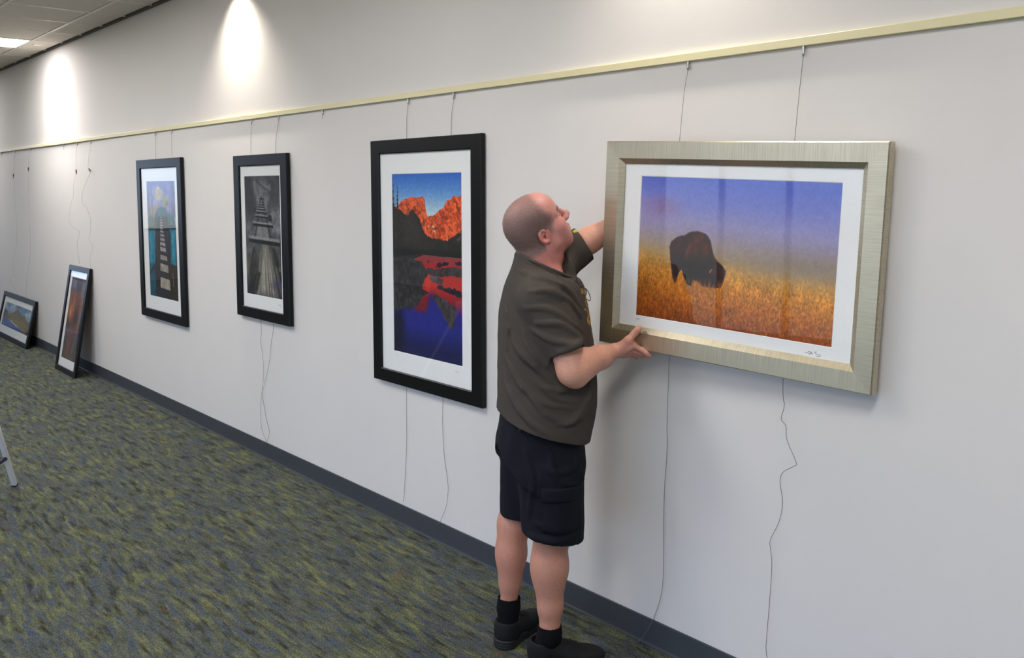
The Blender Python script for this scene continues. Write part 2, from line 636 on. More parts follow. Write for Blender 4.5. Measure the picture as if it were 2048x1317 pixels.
def cable(x, paths, label, hooks=(), r=0.0009, group=None):
    """rail hook, one wire following the given points, loose adjustable hooks"""
    t = empty('hanging_wire', (x, -0.009, 2.196))
    tag(t, label, 'wire', group)
    inv = Vector((-x, 0.009, -2.196))
    bm = bmesh.new()
    cyl(bm, (0, 0, 0.003), (0, 0, -0.024), 0.0048, 12)
    cyl(bm, (0, 0, -0.024), (0, 0, -0.031), 0.0048, 12, 0.0022)
    obj('rail_hook', bm, M_STEEL, t, False)
    for p in paths:
        bm = bmesh.new()
        pts = smooth_path(p, 6)
        tube(bm, [q + inv for q in pts], r if x > -8 else 0.0008, 6)
        obj('wire', bm, M_WIRE if x > -8 else M_WIRE2, t, True)
    for (hx, hy, hz, ang) in hooks:
        bm = bmesh.new()
        box(bm, -0.008, 0.008, -0.008, 0.006, -0.022, 0.022)
        bmesh.ops.bevel(bm, geom=bm.edges[:], offset=0.003, segments=1, affect='EDGES')
        tube(bm, smooth_path([(0.006, -0.004, -0.02), (0.018, -0.007, -0.038), (0.032, -0.009, -0.034), (0.035, -0.009, -0.02)], 4), 0.0035, 6)
        bmesh.ops.scale(bm, vec=(0.7, 0.7, 0.8), verts=bm.verts)
        bmesh.ops.rotate(bm, cent=(0, 0, 0), matrix=Matrix.Rotation(ang, 3, 'Y'), verts=bm.verts)
        bmesh.ops.translate(bm, vec=Vector((hx, hy, hz)) + inv, verts=bm.verts)
        obj('wire_hook', bm, M_DARKHOOK, t)
    return t


RB = 2.168


def hk(x):
    return (x, -0.009, RB)


cable(-11.776, [[hk(-11.776), (-11.8, -0.012, 2.089), (-11.85, -0.014, 1.925), (-11.87, -0.012, 1.632), (-11.85, -0.012, 1.402), (-11.91, -0.012, 1.11), (-12.12, -0.012, 0.9236), (-12.13, -0.015, 0.7743), (-12.03, -0.012, 0.7395), (-12.28, -0.014, 0.6984), (-12.18, -0.012, 0.6095), (-11.96, -0.012, 0.5329)]],
      'slack hanging wire nearest the left edge, its clip low above the landscape picture', [(*(-11.87, -0.016, 1.914), 0.5)])
cable(-11.107, [[hk(-11.107), (-11.16, -0.012, 2.074), (-11.19, -0.014, 1.976), (-11.26, -0.012, 1.637), (-11.27, -0.012, 1.25), (-11.31, -0.012, 1.025), (-11.47, -0.012, 0.7906), (-11.64, -0.012, 0.4907)]],
      'slack hanging wire, second from the left edge, clip just below the rail', [(*(-11.18, -0.016, 1.976), -0.1)])
cable(-9.823, [[hk(-9.823), (-9.82, -0.011, 2.14), (-9.843, -0.012, 2.159)]], 'short stub of wire under the bright patch, between two pairs of slack wires')
cable(-9.374, [[hk(-9.374), (-9.412, -0.012, 2.078), (-9.427, -0.014, 1.932), (-9.517, -0.012, 1.819), (-9.572, -0.012, 1.675), (-9.64, -0.014, 1.616), (-9.74, -0.012, 1.454), (-9.625, -0.014, 1.388), (-9.439, -0.012, 1.36), (-9.424, -0.014, 1.308), (-9.507, -0.012, 1.233), (-9.455, -0.012, 1.037)]],
      'crinkled slack wire over the left side of the tall leaning picture', [(*(-9.413, -0.016, 1.922), -0.2)])
cable(-8.956, [[hk(-8.956), (-9.009, -0.012, 2.067), (-9.05, -0.014, 1.944), (-8.986, -0.012, 1.911), (-9.239, -0.012, 1.747), (-9.281, -0.014, 1.63), (-9.155, -0.012, 1.58), (-9.048, -0.012, 1.47), (-9.075, -0.014, 1.34), (-9.12, -0.012, 1.282), (-9.001, -0.014, 1.222), (-9.113, -0.012, 1.119), (-9.099, -0.012, 1.003)]],
      'crinkled slack wire over the right side of the tall leaning picture', [(*(-9, -0.016, 1.93), -0.9)])
cable(-7.316, [[hk(-7.316), (-7.33, -0.006, 2.0), (-7.33, -0.003, 1.85)]], 'left wire holding the colourful framed print farthest from the man')
cable(-6.981, [[hk(-6.981), (-6.99, -0.006, 2.0), (-6.99, -0.003, 1.85)]], 'right wire holding the colourful framed print farthest from the man')
cable(-5.609, [[hk(-5.609), (-5.638, -0.004, 1.983), (-5.6, -0.003, 1.6), (-5.56, -0.003, 0.893), (-5.57, -0.005, 0.7776), (-5.546, -0.005, 0.6822), (-5.537, -0.006, 0.5523), (-5.568, -0.005, 0.4317), (-5.548, -0.006, 0.3691), (-5.513, -0.005, 0.2596), (-5.47, -0.007, 0.1858), (-5.502, -0.007, 0.1297), (-5.544, -0.009, 0.0779)]],
      'left wire of the black and white print, ends tangled below it')
cable(-5.234, [[hk(-5.234), (-5.294, -0.004, 1.979), (-5.25, -0.003, 1.6), (-5.382, -0.003, 0.8964), (-5.411, -0.005, 0.7971), (-5.447, -0.005, 0.6634), (-5.52, -0.005, 0.5055), (-5.574, -0.006, 0.4142), (-5.599, -0.005, 0.2765), (-5.579, -0.007, 0.1805), (-5.513, -0.009, 0.1144)]],
      'right wire of the black and white print, curving down across its twin')
cable(-4.695, [[hk(-4.695), (-4.694, -0.012, 2.155), (-4.69, -0.012, 2.145)]], 'bare steel hook with no wire, between the black and white print and the mountain print')
cable(-12.43, [[hk(-12.43), (-12.43, -0.012, 2.155), (-12.43, -0.012, 2.145)]], 'bare steel hook on the rail at the left edge of the picture')
cable(-3.844, [[hk(-3.844), (-3.867, -0.004, 2.031), (-3.87, -0.003, 1.5), (-3.896, -0.003, 0.7385), (-3.9, -0.004, 0.4631), (-3.913, -0.004, 0.3018), (-3.926, -0.006, 0.1657), (-3.934, -0.008, 0.1242)]],
      'left wire of the mountain lake print, hanging nearly straight')
cable(-3.471, [[hk(-3.471), (-3.499, -0.004, 2.021), (-3.5, -0.003, 1.5), (-3.581, -0.003, 0.7332), (-3.58, -0.006, 0.5552), (-3.57, -0.005, 0.4322), (-3.539, -0.008, 0.3152), (-3.553, -0.008, 0.2115), (-3.594, -0.012, 0.1255), (-3.649, -0.022, 0.0384)]],
      'right wire of the mountain lake print, bowing out over the baseboard')
cable(-2.105, [[hk(-2.105), (-2.092, -0.045, 2.076), (-2.073, -0.088, 1.92), (-2.096, -0.08, 1.711), (-2.154, -0.03, 1.102), (-2.174, -0.012, 0.8811), (-2.172, -0.012, 0.787), (-2.183, -0.012, 0.5939), (-2.179, -0.014, 0.3447), (-2.189, -0.014, 0.2244), (-2.222, -0.02, 0.1163), (-2.256, -0.04, 0.0406), (-2.29, -0.05, -0.0051)]],
      'left wire behind the bison picture, trailing to the carpet')
cable(-1.649, [[hk(-1.649), (-1.644, -0.035, 2.042), (-1.635, -0.066, 1.903), (-1.65, -0.06, 1.715), (-1.678, -0.03, 1.139), (-1.677, -0.02, 1.046), (-1.688, -0.02, 0.9976), (-1.673, -0.014, 0.9745), (-1.668, -0.014, 0.9304), (-1.622, -0.03, 0.8685), (-1.623, -0.04, 0.8571), (-1.675, -0.02, 0.8207), (-1.691, -0.012, 0.7815), (-1.679, -0.012, 0.7164), (-1.686, -0.02, 0.6485), (-1.722, -0.012, 0.576), (-1.719, -0.014, 0.5426), (-1.714, -0.012, 0.4953), (-1.717, -0.012, 0.4036), (-1.725, -0.014, 0.2433), (-1.727, -0.014, 0.1893), (-1.716, -0.016, 0.141)]],
      'kinked right wire dangling below the bison picture')

# ------------------------------------------------------------------ painting the prints (flat colour on a fine grid)
def vnoise(h, w, fy, fx, seed, octaves=4, gain=0.5):
    rng = np.random.default_rng(seed)
    out = np.zeros((h, w))
    amp, tot = 1.0, 0.0
    for o in range(octaves):
        gy, gx = max(2, int(fy * 2 ** o)), max(2, int(fx * 2 ** o))
        g = rng.random((gy + 2, gx + 2))
        y = np.linspace(0, gy, h)
        x = np.linspace(0, gx, w)
        yi, xi = np.minimum(y.astype(int), gy), np.minimum(x.astype(int), gx)
        ty, tx = y - yi, x - xi
        ty, tx = (ty * ty * (3 - 2 * ty))[:, None], (tx * tx * (3 - 2 * tx))[None]
        a, b = g[yi][:, xi], g[yi][:, xi + 1]
        c, d = g[yi + 1][:, xi], g[yi + 1][:, xi + 1]
        out += amp * ((a * (1 - tx) + b * tx) * (1 - ty) + (c * (1 - tx) + d * tx) * ty)
        tot += amp
        amp *= gain
    return out / tot


class Paint:
    def __init__(s, w, h):
        s.w, s.h = w, h
        s.U, s.V = np.meshgrid(np.linspace(0, 1, w), np.linspace(0, 1, h))
        s.C = np.zeros((h, w, 3))
        s.k = 1.0

    def grad(s, stops, f=None):
        f = s.V if f is None else f
        ps = [p for p, _ in stops]
        for k in range(3):
            s.C[..., k] = np.interp(f, ps, [c[k] for _, c in stops])

    def mask(s, poly, soft=0.0, rough=0.0, seed=1, freq=20):
        U, V = s.U, s.V
        soft = soft * s.k
        if rough:
            U = U + (vnoise(s.h, s.w, freq * s.h / s.w, freq, seed) - 0.5) * rough
            V = V + (vnoise(s.h, s.w, freq * s.h / s.w, freq, seed + 7) - 0.5) * rough * s.w / s.h
        ins = np.zeros(U.shape, bool)
        n = len(poly)
        dmin = np.full(U.shape, 9.0)
        asp = s.h / s.w
        for i in range(n):
            (x0, y0), (x1, y1) = poly[i], poly[(i + 1) % n]
            if y0 != y1:
                c = ((y0 > V) != (y1 > V)) & (U < (x1 - x0) * (V - y0) / (y1 - y0) + x0)
                ins ^= c
            if soft:
                ax, ay = x1 - x0, (y1 - y0) * asp
                L2 = ax * ax + ay * ay + 1e-12
                t = np.clip(((U - x0) * ax + (V - y0) * asp * ay) / L2, 0, 1)
                dmin = np.minimum(dmin, np.hypot(U - x0 - t * ax, (V - y0) * asp - t * ay))
        if soft:
            return np.clip(0.5 + np.where(ins, dmin, -dmin) / soft / 2, 0, 1)
        return ins.astype(float)

    def fill(s, mask, col, a=1.0):
        m_ = (mask * a)[..., None]
        s.C = s.C * (1 - m_) + np.asarray(col, float) * m_

    def poly(s, poly, col, a=1.0, **k):
        s.fill(s.mask(poly, **k), col, a)

    def ell(s, cx, cy, rx, ry, col, a=1.0, soft=0.2):
        d = np.hypot((s.U - cx) / rx, (s.V - cy) / ry)
        s.fill(np.clip((1 - d) / soft, 0, 1), col, a)

    def tex(s, n, amt, m_=1.0):
        s.C = s.C * (1 + ((n - 0.5) * 2 * amt * m_)[..., None])


def paint_bison():
    p = Paint(560, 372)
    U, V = p.U, p.V
    n1 = vnoise(p.h, p.w, 5, 3, 11, 3)
    Vs = V - 0.085 * (U - 0.25) + (n1 - 0.5) * 0.05
    p.grad([(0, (92, 108, 200)), (0.14, (120, 126, 202)), (0.28, (152, 146, 192)), (0.37, (158, 146, 172)), (0.45, (164, 148, 142)), (0.52, (172, 146, 112)),  # middle bands lightened for the haze of the glazing
            (0.59, (196, 146, 70)), (0.68, (200, 130, 36)), (0.80, (188, 106, 22)), (0.92, (160, 80, 14)), (1, (140, 64, 12))], Vs)
    p.ell(0.13, 0.21, 0.15, 0.11, (146, 104, 142), 0.55, 1.0)
    hz = np.clip((U - 0.35) / 0.5, 0, 1) * np.exp(-((V - 0.52) / 0.10) ** 2)
    p.fill(hz, (132, 116, 104), 0.55)
    # grass streaks
    g = vnoise(p.h, p.w, 62, 170, 3, 3, 0.7)
    g2 = vnoise(p.h, p.w, 9, 20, 5, 4)
    gm = np.clip((Vs - 0.52) / 0.15, 0, 1)
    p.tex(g, 0.40, gm)
    p.tex(g2, 0.26, gm)
    st = np.clip((vnoise(p.h, p.w, 56, 220, 23, 2) - 0.62) * 6, 0, 1) * gm
    p.fill(st, (222, 164, 74), 0.35)
    p.tex(vnoise(p.h, p.w, 60, 90, 8, 2), 0.05)
    dk = np.clip((g2 - 0.52) * 5, 0, 1) * np.clip((V - 0.76) * 6, 0, 1)
    p.fill(dk, (112, 46, 8), 0.5)
    bis = [(0.1757, 0.4828), (0.1828, 0.4509), (0.205, 0.4225), (0.2307, 0.4041), (0.2589, 0.3938), (0.2802, 0.3782), (0.3022, 0.3637), (0.3339, 0.3603), (0.3659, 0.3688), (0.3864, 0.3914), (0.3979, 0.425), (0.4039, 0.4541), (0.4148, 0.4926), (0.423, 0.5214), (0.4357, 0.5475), (0.4557, 0.5664), (0.4742, 0.5885), (0.4857, 0.6065), (0.485, 0.6264), (0.4789, 0.6621), (0.4714, 0.6981), (0.4623, 0.7196), (0.4319, 0.7299), (0.3969, 0.731), (0.3732, 0.73), (0.3527, 0.7152), (0.3362, 0.7007), (0.3198, 0.6933), (0.315, 0.7145), (0.3095, 0.7359), (0.2949, 0.7353), (0.2805, 0.7234), (0.2715, 0.7012), (0.2621, 0.6719), (0.2482, 0.6339), (0.2373, 0.65), (0.2301, 0.677), (0.2262, 0.7035), (0.2247, 0.7286), (0.2124, 0.7317), (0.2062, 0.7016), (0.1977, 0.6561), (0.189, 0.6055), (0.1836, 0.5544)]
    mb = p.mask(bis, soft=0.004, rough=0.008, seed=31, freq=50)
    p.fill(mb, (44, 20, 14), 1)
    tex = vnoise(p.h, p.w, 26, 40, 41, 4)
    lit = p.mask([(0.2711, 0.5525), (0.2727, 0.5114), (0.2855, 0.4487), (0.2963, 0.3765), (0.334, 0.3623), (0.3741, 0.3779), (0.3956, 0.4253), (0.4047, 0.474), (0.4037, 0.524), (0.3561, 0.5104), (0.3081, 0.5067), (0.2812, 0.5409)], soft=0.03)
    p.fill(lit * mb, (88, 38, 20), 0.75)
    p.fill(p.mask([(0.1828, 0.4509), (0.2308, 0.4062), (0.2788, 0.3835), (0.2831, 0.449), (0.2678, 0.5121), (0.2434, 0.5153), (0.1948, 0.5011)], soft=0.04) * mb, (62, 30, 20), 0.8)
    p.fill(p.mask([(0.2667, 0.5634), (0.2695, 0.5119), (0.2882, 0.4534), (0.2934, 0.4629), (0.2792, 0.5126), (0.2762, 0.5579)], soft=0.008) * mb, (120, 58, 24), 0.7)
    p.tex(tex, 0.35, mb)
    p.fill(p.mask([(0.1857, 0.523), (0.2287, 0.5584), (0.2941, 0.5595), (0.3515, 0.5918), (0.4079, 0.6235), (0.4798, 0.6818), (0.4663, 0.7239), (0.3491, 0.724), (0.2766, 0.7261), (0.2482, 0.6339), (0.2262, 0.7035), (0.2022, 0.6866)], soft=0.03) * mb, (22, 12, 12), 0.7)
    p.fill(p.mask([(0.4017, 0.6245), (0.409, 0.6113), (0.438, 0.6009), (0.4783, 0.6126), (0.4744, 0.645), (0.4405, 0.6584), (0.409, 0.6494)], soft=0.02) * mb, (74, 26, 20), 0.8)
    horn = [(0.4023, 0.6365), (0.4024, 0.6224), (0.4089, 0.6103), (0.4159, 0.6103), (0.4092, 0.6173), (0.4066, 0.6278)]
    p.poly(horn, (206, 176, 150), 0.9, soft=0.003)
    gr = np.clip((vnoise(p.h, p.w, 30, 170, 61, 2) - 0.42) * 5, 0, 1) * p.mask([(0.1931, 0.7089), (0.4876, 0.6855), (0.5063, 0.7665), (0.1888, 0.8141)], soft=0.02)
    p.fill(gr, (168, 96, 24), 0.75)
    return p


def paint_lake():
    p = Paint(250, 392)
    U, V = p.U, p.V
    p.grad([(0, (48, 104, 196)), (0.10, (98, 150, 212)), (0.21, (184, 212, 222)), (1, (170, 196, 210))])
    rock = vnoise(p.h, p.w, 100, 60, 2, 4, 0.75)
    rk2 = vnoise(p.h, p.w, 48, 34, 12, 4, 0.7)
    lp = p.mask([(0.0339, 0.1879), (0.1064, 0.1644), (0.1245, 0.1525), (0.208, 0.1373), (0.2679, 0.1261), (0.2976, 0.1224), (0.361, 0.1306), (0.3853, 0.1269), (0.4694, 0.1183), (0.4881, 0.1399), (0.4995, 0.1727), (0.5226, 0.2157), (0.5364, 0.2415), (0.5735, 0.284), (0.5726, 0.3622), (-0.0232, 0.3811)], rough=0.02, seed=3, freq=26)
    p.fill(lp, (206, 84, 44))
    rp = p.mask([(0.4904, 0.321), (0.5318, 0.2346), (0.5741, 0.2252), (0.5974, 0.2282), (0.6392, 0.2171), (0.7128, 0.1869), (0.7536, 0.1761), (0.8143, 0.1383), (0.8387, 0.1397), (0.8652, 0.1394), (0.8785, 0.1226), (0.9048, 0.1157), (0.9309, 0.1255), (0.9569, 0.1236), (1.013, 0.1083), (1.013, 0.3482), (0.4897, 0.3736)], rough=0.02, seed=4, freq=26)
    p.fill(rp, (214, 82, 40))
    mm = np.clip(lp + rp, 0, 1)
    p.tex(rock, 0.5, mm)
    p.tex(rk2, 0.55, mm)
    p.fill(mm * np.clip((rk2 - 0.56) * 6, 0, 1), (232, 120, 74), 0.6)
    p.fill(mm * np.clip((0.43 - rk2) * 7, 0, 1), (140, 44, 22), 0.6)
    sn = np.clip((vnoise(p.h, p.w, 46, 26, 71, 3) - 0.63) * 9, 0, 1) * p.mask([(0.515, 0.2506), (0.6205, 0.2398), (0.712, 0.2978), (0.8021, 0.3379), (0.6196, 0.3347), (0.5144, 0.3029)], soft=0.05)
    p.fill(sn, (238, 196, 160), 0.9)
    p.poly([(0.9458, 0.342), (0.9957, 0.3238), (1, 0.3403), (0.961, 0.3499)], (170, 160, 150), 0.0)
    # shaded forest slope
    fo = p.mask([(-0.0178, 0.1795), (0.0597, 0.1894), (0.1058, 0.1887), (0.1811, 0.2217), (0.2362, 0.2225), (0.3062, 0.1912), (0.3547, 0.2116), (0.4123, 0.2484), (0.4454, 0.2871), (0.4903, 0.3254), (0.5446, 0.3413), (0.6427, 0.3444), (0.7389, 0.3535), (0.8133, 0.3478), (0.8911, 0.3268), (0.9611, 0.3081), (1.013, 0.29), (1.013, 0.4903), (0.4276, 0.5173), (-0.0274, 0.5383)], rough=0.03, seed=5, freq=40)
    p.fill(fo, (42, 40, 36))
    p.tex(vnoise(p.h, p.w, 110, 90, 9, 4, 0.8), 0.9, fo)
    p.poly([(0.1862, 0.2216), (0.2861, 0.211), (0.3951, 0.2707), (0.4663, 0.3392), (0.4294, 0.3932), (0.2075, 0.4008)], (62, 56, 50), 0.6, soft=0.06)
    p.poly([(-0.024, 0.4087), (0.3562, 0.4135), (1, 0.4113), (1, 0.4364), (0.4769, 0.4374), (-0.0254, 0.4641)], (20, 22, 22), 0.8, soft=0.02)
    p.poly([(0.9349, 0.344), (0.9871, 0.3274), (0.9871, 0.3357), (0.9523, 0.3502)], (150, 142, 134), 0.7, soft=0.01)
    for (x, y0, y1, wd) in ((10, 60, 300, 9), (38, 122, 270, 9), (22, 190, 300, 6)):
        pts = []
        steps = 12
        for k in range(steps):
            yy = y0 + (y1 - y0) * k / steps
            pts.append((x + wd * (0.15 + 0.85 * k / steps) * (1.0 if k % 2 else 0.35), yy))
        left = [(2 * x - a, b) for a, b in pts]
        # spruce outline given in print units
        poly = [((a - 5) / 425.0, (b - 50) / 1110.0) for a, b in pts + left[::-1]]
        p.poly(poly, (26, 28, 32))
    # water: red glow, blue deep part
    wat = p.mask([(-0.0261, 0.4873), (0.306, 0.469), (0.4769, 0.4374), (0.7109, 0.4404), (1.013, 0.4384), (1.013, 1.005), (-0.0401, 1.008)])
    c0 = p.C.copy()
    q = Paint(p.w, p.h)
    q.grad([(0, (120, 60, 66)), (0.44, (136, 66, 72)), (0.49, (168, 40, 42)), (0.60, (188, 50, 44)), (0.68, (140, 30, 46)), (0.74, (50, 40, 130)), (0.84, (34, 40, 118)), (0.93, (20, 24, 66)), (1, (14, 16, 38))])
    q.poly([(0.4873, 0.5499), (0.5611, 0.5428), (0.5696, 0.6251), (0.5504, 0.6527), (0.5028, 0.6466)], (206, 62, 46), 1, soft=0.02)
    q.poly([(0.5505, 0.6438), (0.6164, 0.6487), (0.7774, 0.7258), (0.8111, 0.8016), (1.013, 0.8033), (1.013, 1.005), (-0.0401, 1.008), (0.0189, 0.7776), (0.3504, 0.755), (0.509, 0.7263)], (38, 44, 132), 0.95, soft=0.04)
    q.poly([(-0.0375, 0.9134), (0.4703, 0.9176), (1.013, 0.9059), (1.013, 1.005), (-0.0401, 1.008)], (16, 18, 46), 0.8, soft=0.12)
    q.poly([(0.351, 0.7188), (0.43, 0.6778), (0.5218, 0.6544), (0.5063, 0.7443), (0.4119, 0.7526), (0.3258, 0.7494)], (124, 34, 36), 0.9, soft=0.02)
    q.poly([(-0.034, 0.7813), (0.1235, 0.752), (0.1725, 0.8595), (0.1178, 1.004), (-0.0401, 1.008)], (22, 24, 40), 0.9, soft=0.06)
    p.C = c0 * (1 - wat[..., None]) + q.C * wat[..., None]
    n = vnoise(p.h, p.w, 40, 34, 15, 4, 0.6)
    for poly, c in (([(-0.0257, 0.4734), (0.2064, 0.455), (0.4522, 0.4807), (0.4997, 0.514), (0.5943, 0.5184), (0.4751, 0.5683), (0.4502, 0.623), (0.541, 0.6444), (0.4496, 0.6676), (0.3757, 0.7172), (0.2759, 0.751), (0.1493, 0.7503), (-0.034, 0.7813)], (52, 50, 52)),
                    ([(0.4878, 0.5145), (0.571, 0.5002), (0.6224, 0.5171), (0.7104, 0.4991), (0.8906, 0.4909), (1.013, 0.4903), (1.013, 0.5357), (0.7785, 0.5441), (0.5705, 0.5493)], (62, 58, 58)),
                    ([(0.542, 0.5596), (0.6221, 0.545), (0.7466, 0.5544), (0.7464, 0.589), (0.6218, 0.5835)], (84, 78, 82)),
                    ([(0.6496, 0.5978), (0.7097, 0.591), (0.7781, 0.6028), (0.8903, 0.6016), (1, 0.6131), (1.013, 0.6462), (0.9344, 0.6425), (0.8006, 0.6248), (0.6865, 0.614)], (40, 40, 48)),
                    ([(0.56, 0.6433), (0.6399, 0.6438), (0.755, 0.6595), (0.9255, 0.702), (0.9076, 0.7513), (0.8718, 0.8143), (0.8358, 0.8188), (0.7499, 0.7539), (0.6533, 0.6991)], (66, 60, 62)),
                    ([(0.6458, 0.5073), (0.6739, 0.4713), (0.7016, 0.4615), (0.7243, 0.476), (0.7563, 0.4643), (0.8239, 0.4649), (0.8194, 0.4804), (0.7105, 0.4922)], (38, 32, 34)),
                    ([(0.8907, 0.4671), (0.9347, 0.4568), (1.013, 0.4568), (1.013, 0.4752), (0.9127, 0.4763)], (40, 32, 34)),
                    ([(0.5146, 0.4693), (0.5384, 0.463), (0.5478, 0.4732), (0.524, 0.4777)], (36, 26, 28))):
        mk = p.mask(poly, rough=0.03, seed=21, freq=30)
        p.fill(mk, c)
        p.tex(n, 0.6, mk)
    p.tex(vnoise(p.h, p.w, 90, 60, 33, 2), 0.08)
    return p


def paint_path():
    p = Paint(190, 290)
    p.k = 0.45
    U, V = p.U, p.V
    p.grad([(0, (96, 98, 160)), (0.15, (140, 138, 190)), (0.35, (160, 150, 172)), (0.6, (60, 62, 70)), (1, (40, 34, 24))])
    n = vnoise(p.h, p.w, 20, 14, 4, 4)
    for k, (x0, x1, c) in enumerate(((84, 108, (86, 88, 128)), (118, 130, (104, 100, 140)), (214, 236, (96, 98, 150)), (250, 262, (112, 112, 160)), (268, 298, (78, 82, 128)))):
        p.poly([((x0 - 88) / 212.0, 0), ((x1 - 88) / 212.0, 0), ((x1 - 86) / 212.0, 0.3), ((x0 - 86) / 212.0, 0.3)], c, 0.75, soft=0.03)
    p.ell(0.42, 0.105, 0.145, 0.065, (186, 166, 130), 1, 0.15)
    p.ell(0.66, 0.17, 0.12, 0.055, (134, 136, 62), 1, 0.2)
    p.ell(0.72, 0.185, 0.06, 0.03, (92, 60, 60), 0.6, 0.4)
    p.poly([(0.0101, 0.2983), (0.1089, 0.2279), (0.3089, 0.1909), (0.4513, 0.1998), (0.4939, 0.2435), (0.2956, 0.3036)], (150, 132, 100), 0.7, soft=0.05)
    p.poly([(0.2781, 0.452), (0.2468, 0.3046), (0.3759, 0.2345), (0.4969, 0.2157), (0.6131, 0.2248), (0.702, 0.2617), (0.8242, 0.2756), (0.9483, 0.3002), (0.9859, 0.3864), (0.7081, 0.4388)], (36, 92, 106), 1, soft=0.03)
    p.poly([(0.007, 0.3214), (0.1016, 0.2849), (0.2455, 0.316), (0.2835, 0.4061), (0.0291, 0.4597)], (66, 92, 84), 0.9, soft=0.05)
    for (a, b) in ((180, 0.35), (205, 0.3), (232, 0.3), (262, 0.25)):
        p.poly([((a - 88) / 212.0, 0.25), ((a - 80) / 212.0, 0.25), ((a - 76) / 212.0, 0.44), ((a - 90) / 212.0, 0.44)], (28, 128, 140), 0.55, soft=0.02)
    # teal drums at both sides
    for poly in ([(0.015, 0.4136), (0.2345, 0.4075), (0.2447, 0.5685), (0.2188, 0.7452), (0.0079, 0.7794)], [(0.737, 0.4267), (0.8133, 0.3968), (0.9759, 0.3998), (0.9777, 0.7083), (0.7862, 0.6949), (0.7376, 0.6176)]):
        mk = p.mask(poly, soft=0.02)
        p.fill(mk, (18, 118, 146))
    p.poly([(0.8464, 0.4345), (0.9111, 0.4215), (0.9185, 0.6549), (0.8542, 0.6578)], (70, 168, 188), 0.6, soft=0.04)
    p.poly([(0.0594, 0.4588), (0.1111, 0.4456), (0.1073, 0.7151), (0.0463, 0.7179)], (60, 160, 180), 0.6, soft=0.04)
    p.poly([(0.0168, 0.3997), (0.2464, 0.39), (0.2528, 0.4184), (0.0131, 0.4276)], (36, 44, 40), 0.9, soft=0.02)
    p.poly([(0.6764, 0.3817), (0.8527, 0.3637), (0.9952, 0.3818), (0.9935, 0.4037), (0.8132, 0.3979), (0.7096, 0.4231)], (30, 40, 48), 0.9, soft=0.02)
    p.poly([(0.0157, 0.7193), (0.23, 0.6929), (0.2141, 0.9961), (0.0107, 0.9969)], (24, 84, 104), 0.9, soft=0.03)
    p.poly([(0.0063, 0.7915), (0.228, 0.7094), (0.2358, 0.7279), (0.0222, 0.8267)], (20, 26, 30), 0.8, soft=0.02)
    p.poly([(0.2639, 0.4067), (0.3923, 0.3014), (0.7219, 0.2943), (0.8077, 0.4579), (0.7852, 0.7063), (1.004, 0.7183), (1.009, 1.003), (0.2632, 1.005), (0.2167, 0.8045)], (46, 42, 44), 0.92, soft=0.03)
    p.poly([(0.6831, 0.6997), (0.9868, 0.7079), (1.001, 0.9919), (0.6551, 0.9914)], (52, 42, 26), 0.9, soft=0.05)
    p.poly([(0.8173, 0.7617), (0.8442, 0.7717), (0.8714, 0.8848), (0.8435, 0.8865)], (150, 140, 120), 0.7, soft=0.01)
    rows = [470, 492, 512, 532, 554, 578, 606, 636, 668, 706, 768, 836, 944]
    hts = [10, 9, 10, 10, 12, 13, 15, 18, 24, 30, 34, 56, 80]
    for k, (y, h_) in enumerate(zip(rows, hts)):
        t = (y - 470) / 474.0
        cx = (190 + 16 * t - 88) / 212.0 + 0.004
        hw = (4 + 31 * t ** 0.9) / 212.0
        y0, y1 = (y - 197) / 905.0, (y + h_ - 197) / 905.0
        p.poly([(cx - hw, y0 - 0.004), (cx + hw, y0 + 0.008 * t), (cx + hw * 1.06, y1 + 0.010 * t), (cx - hw * 1.06, y1)], (150 + 20 * t, 146 + 14 * t, 158 - 14 * t), 0.95, soft=0.012)
    p.tex(n, 0.22)
    p.tex(vnoise(p.h, p.w, 60, 40, 6, 2), 0.12)
    return p


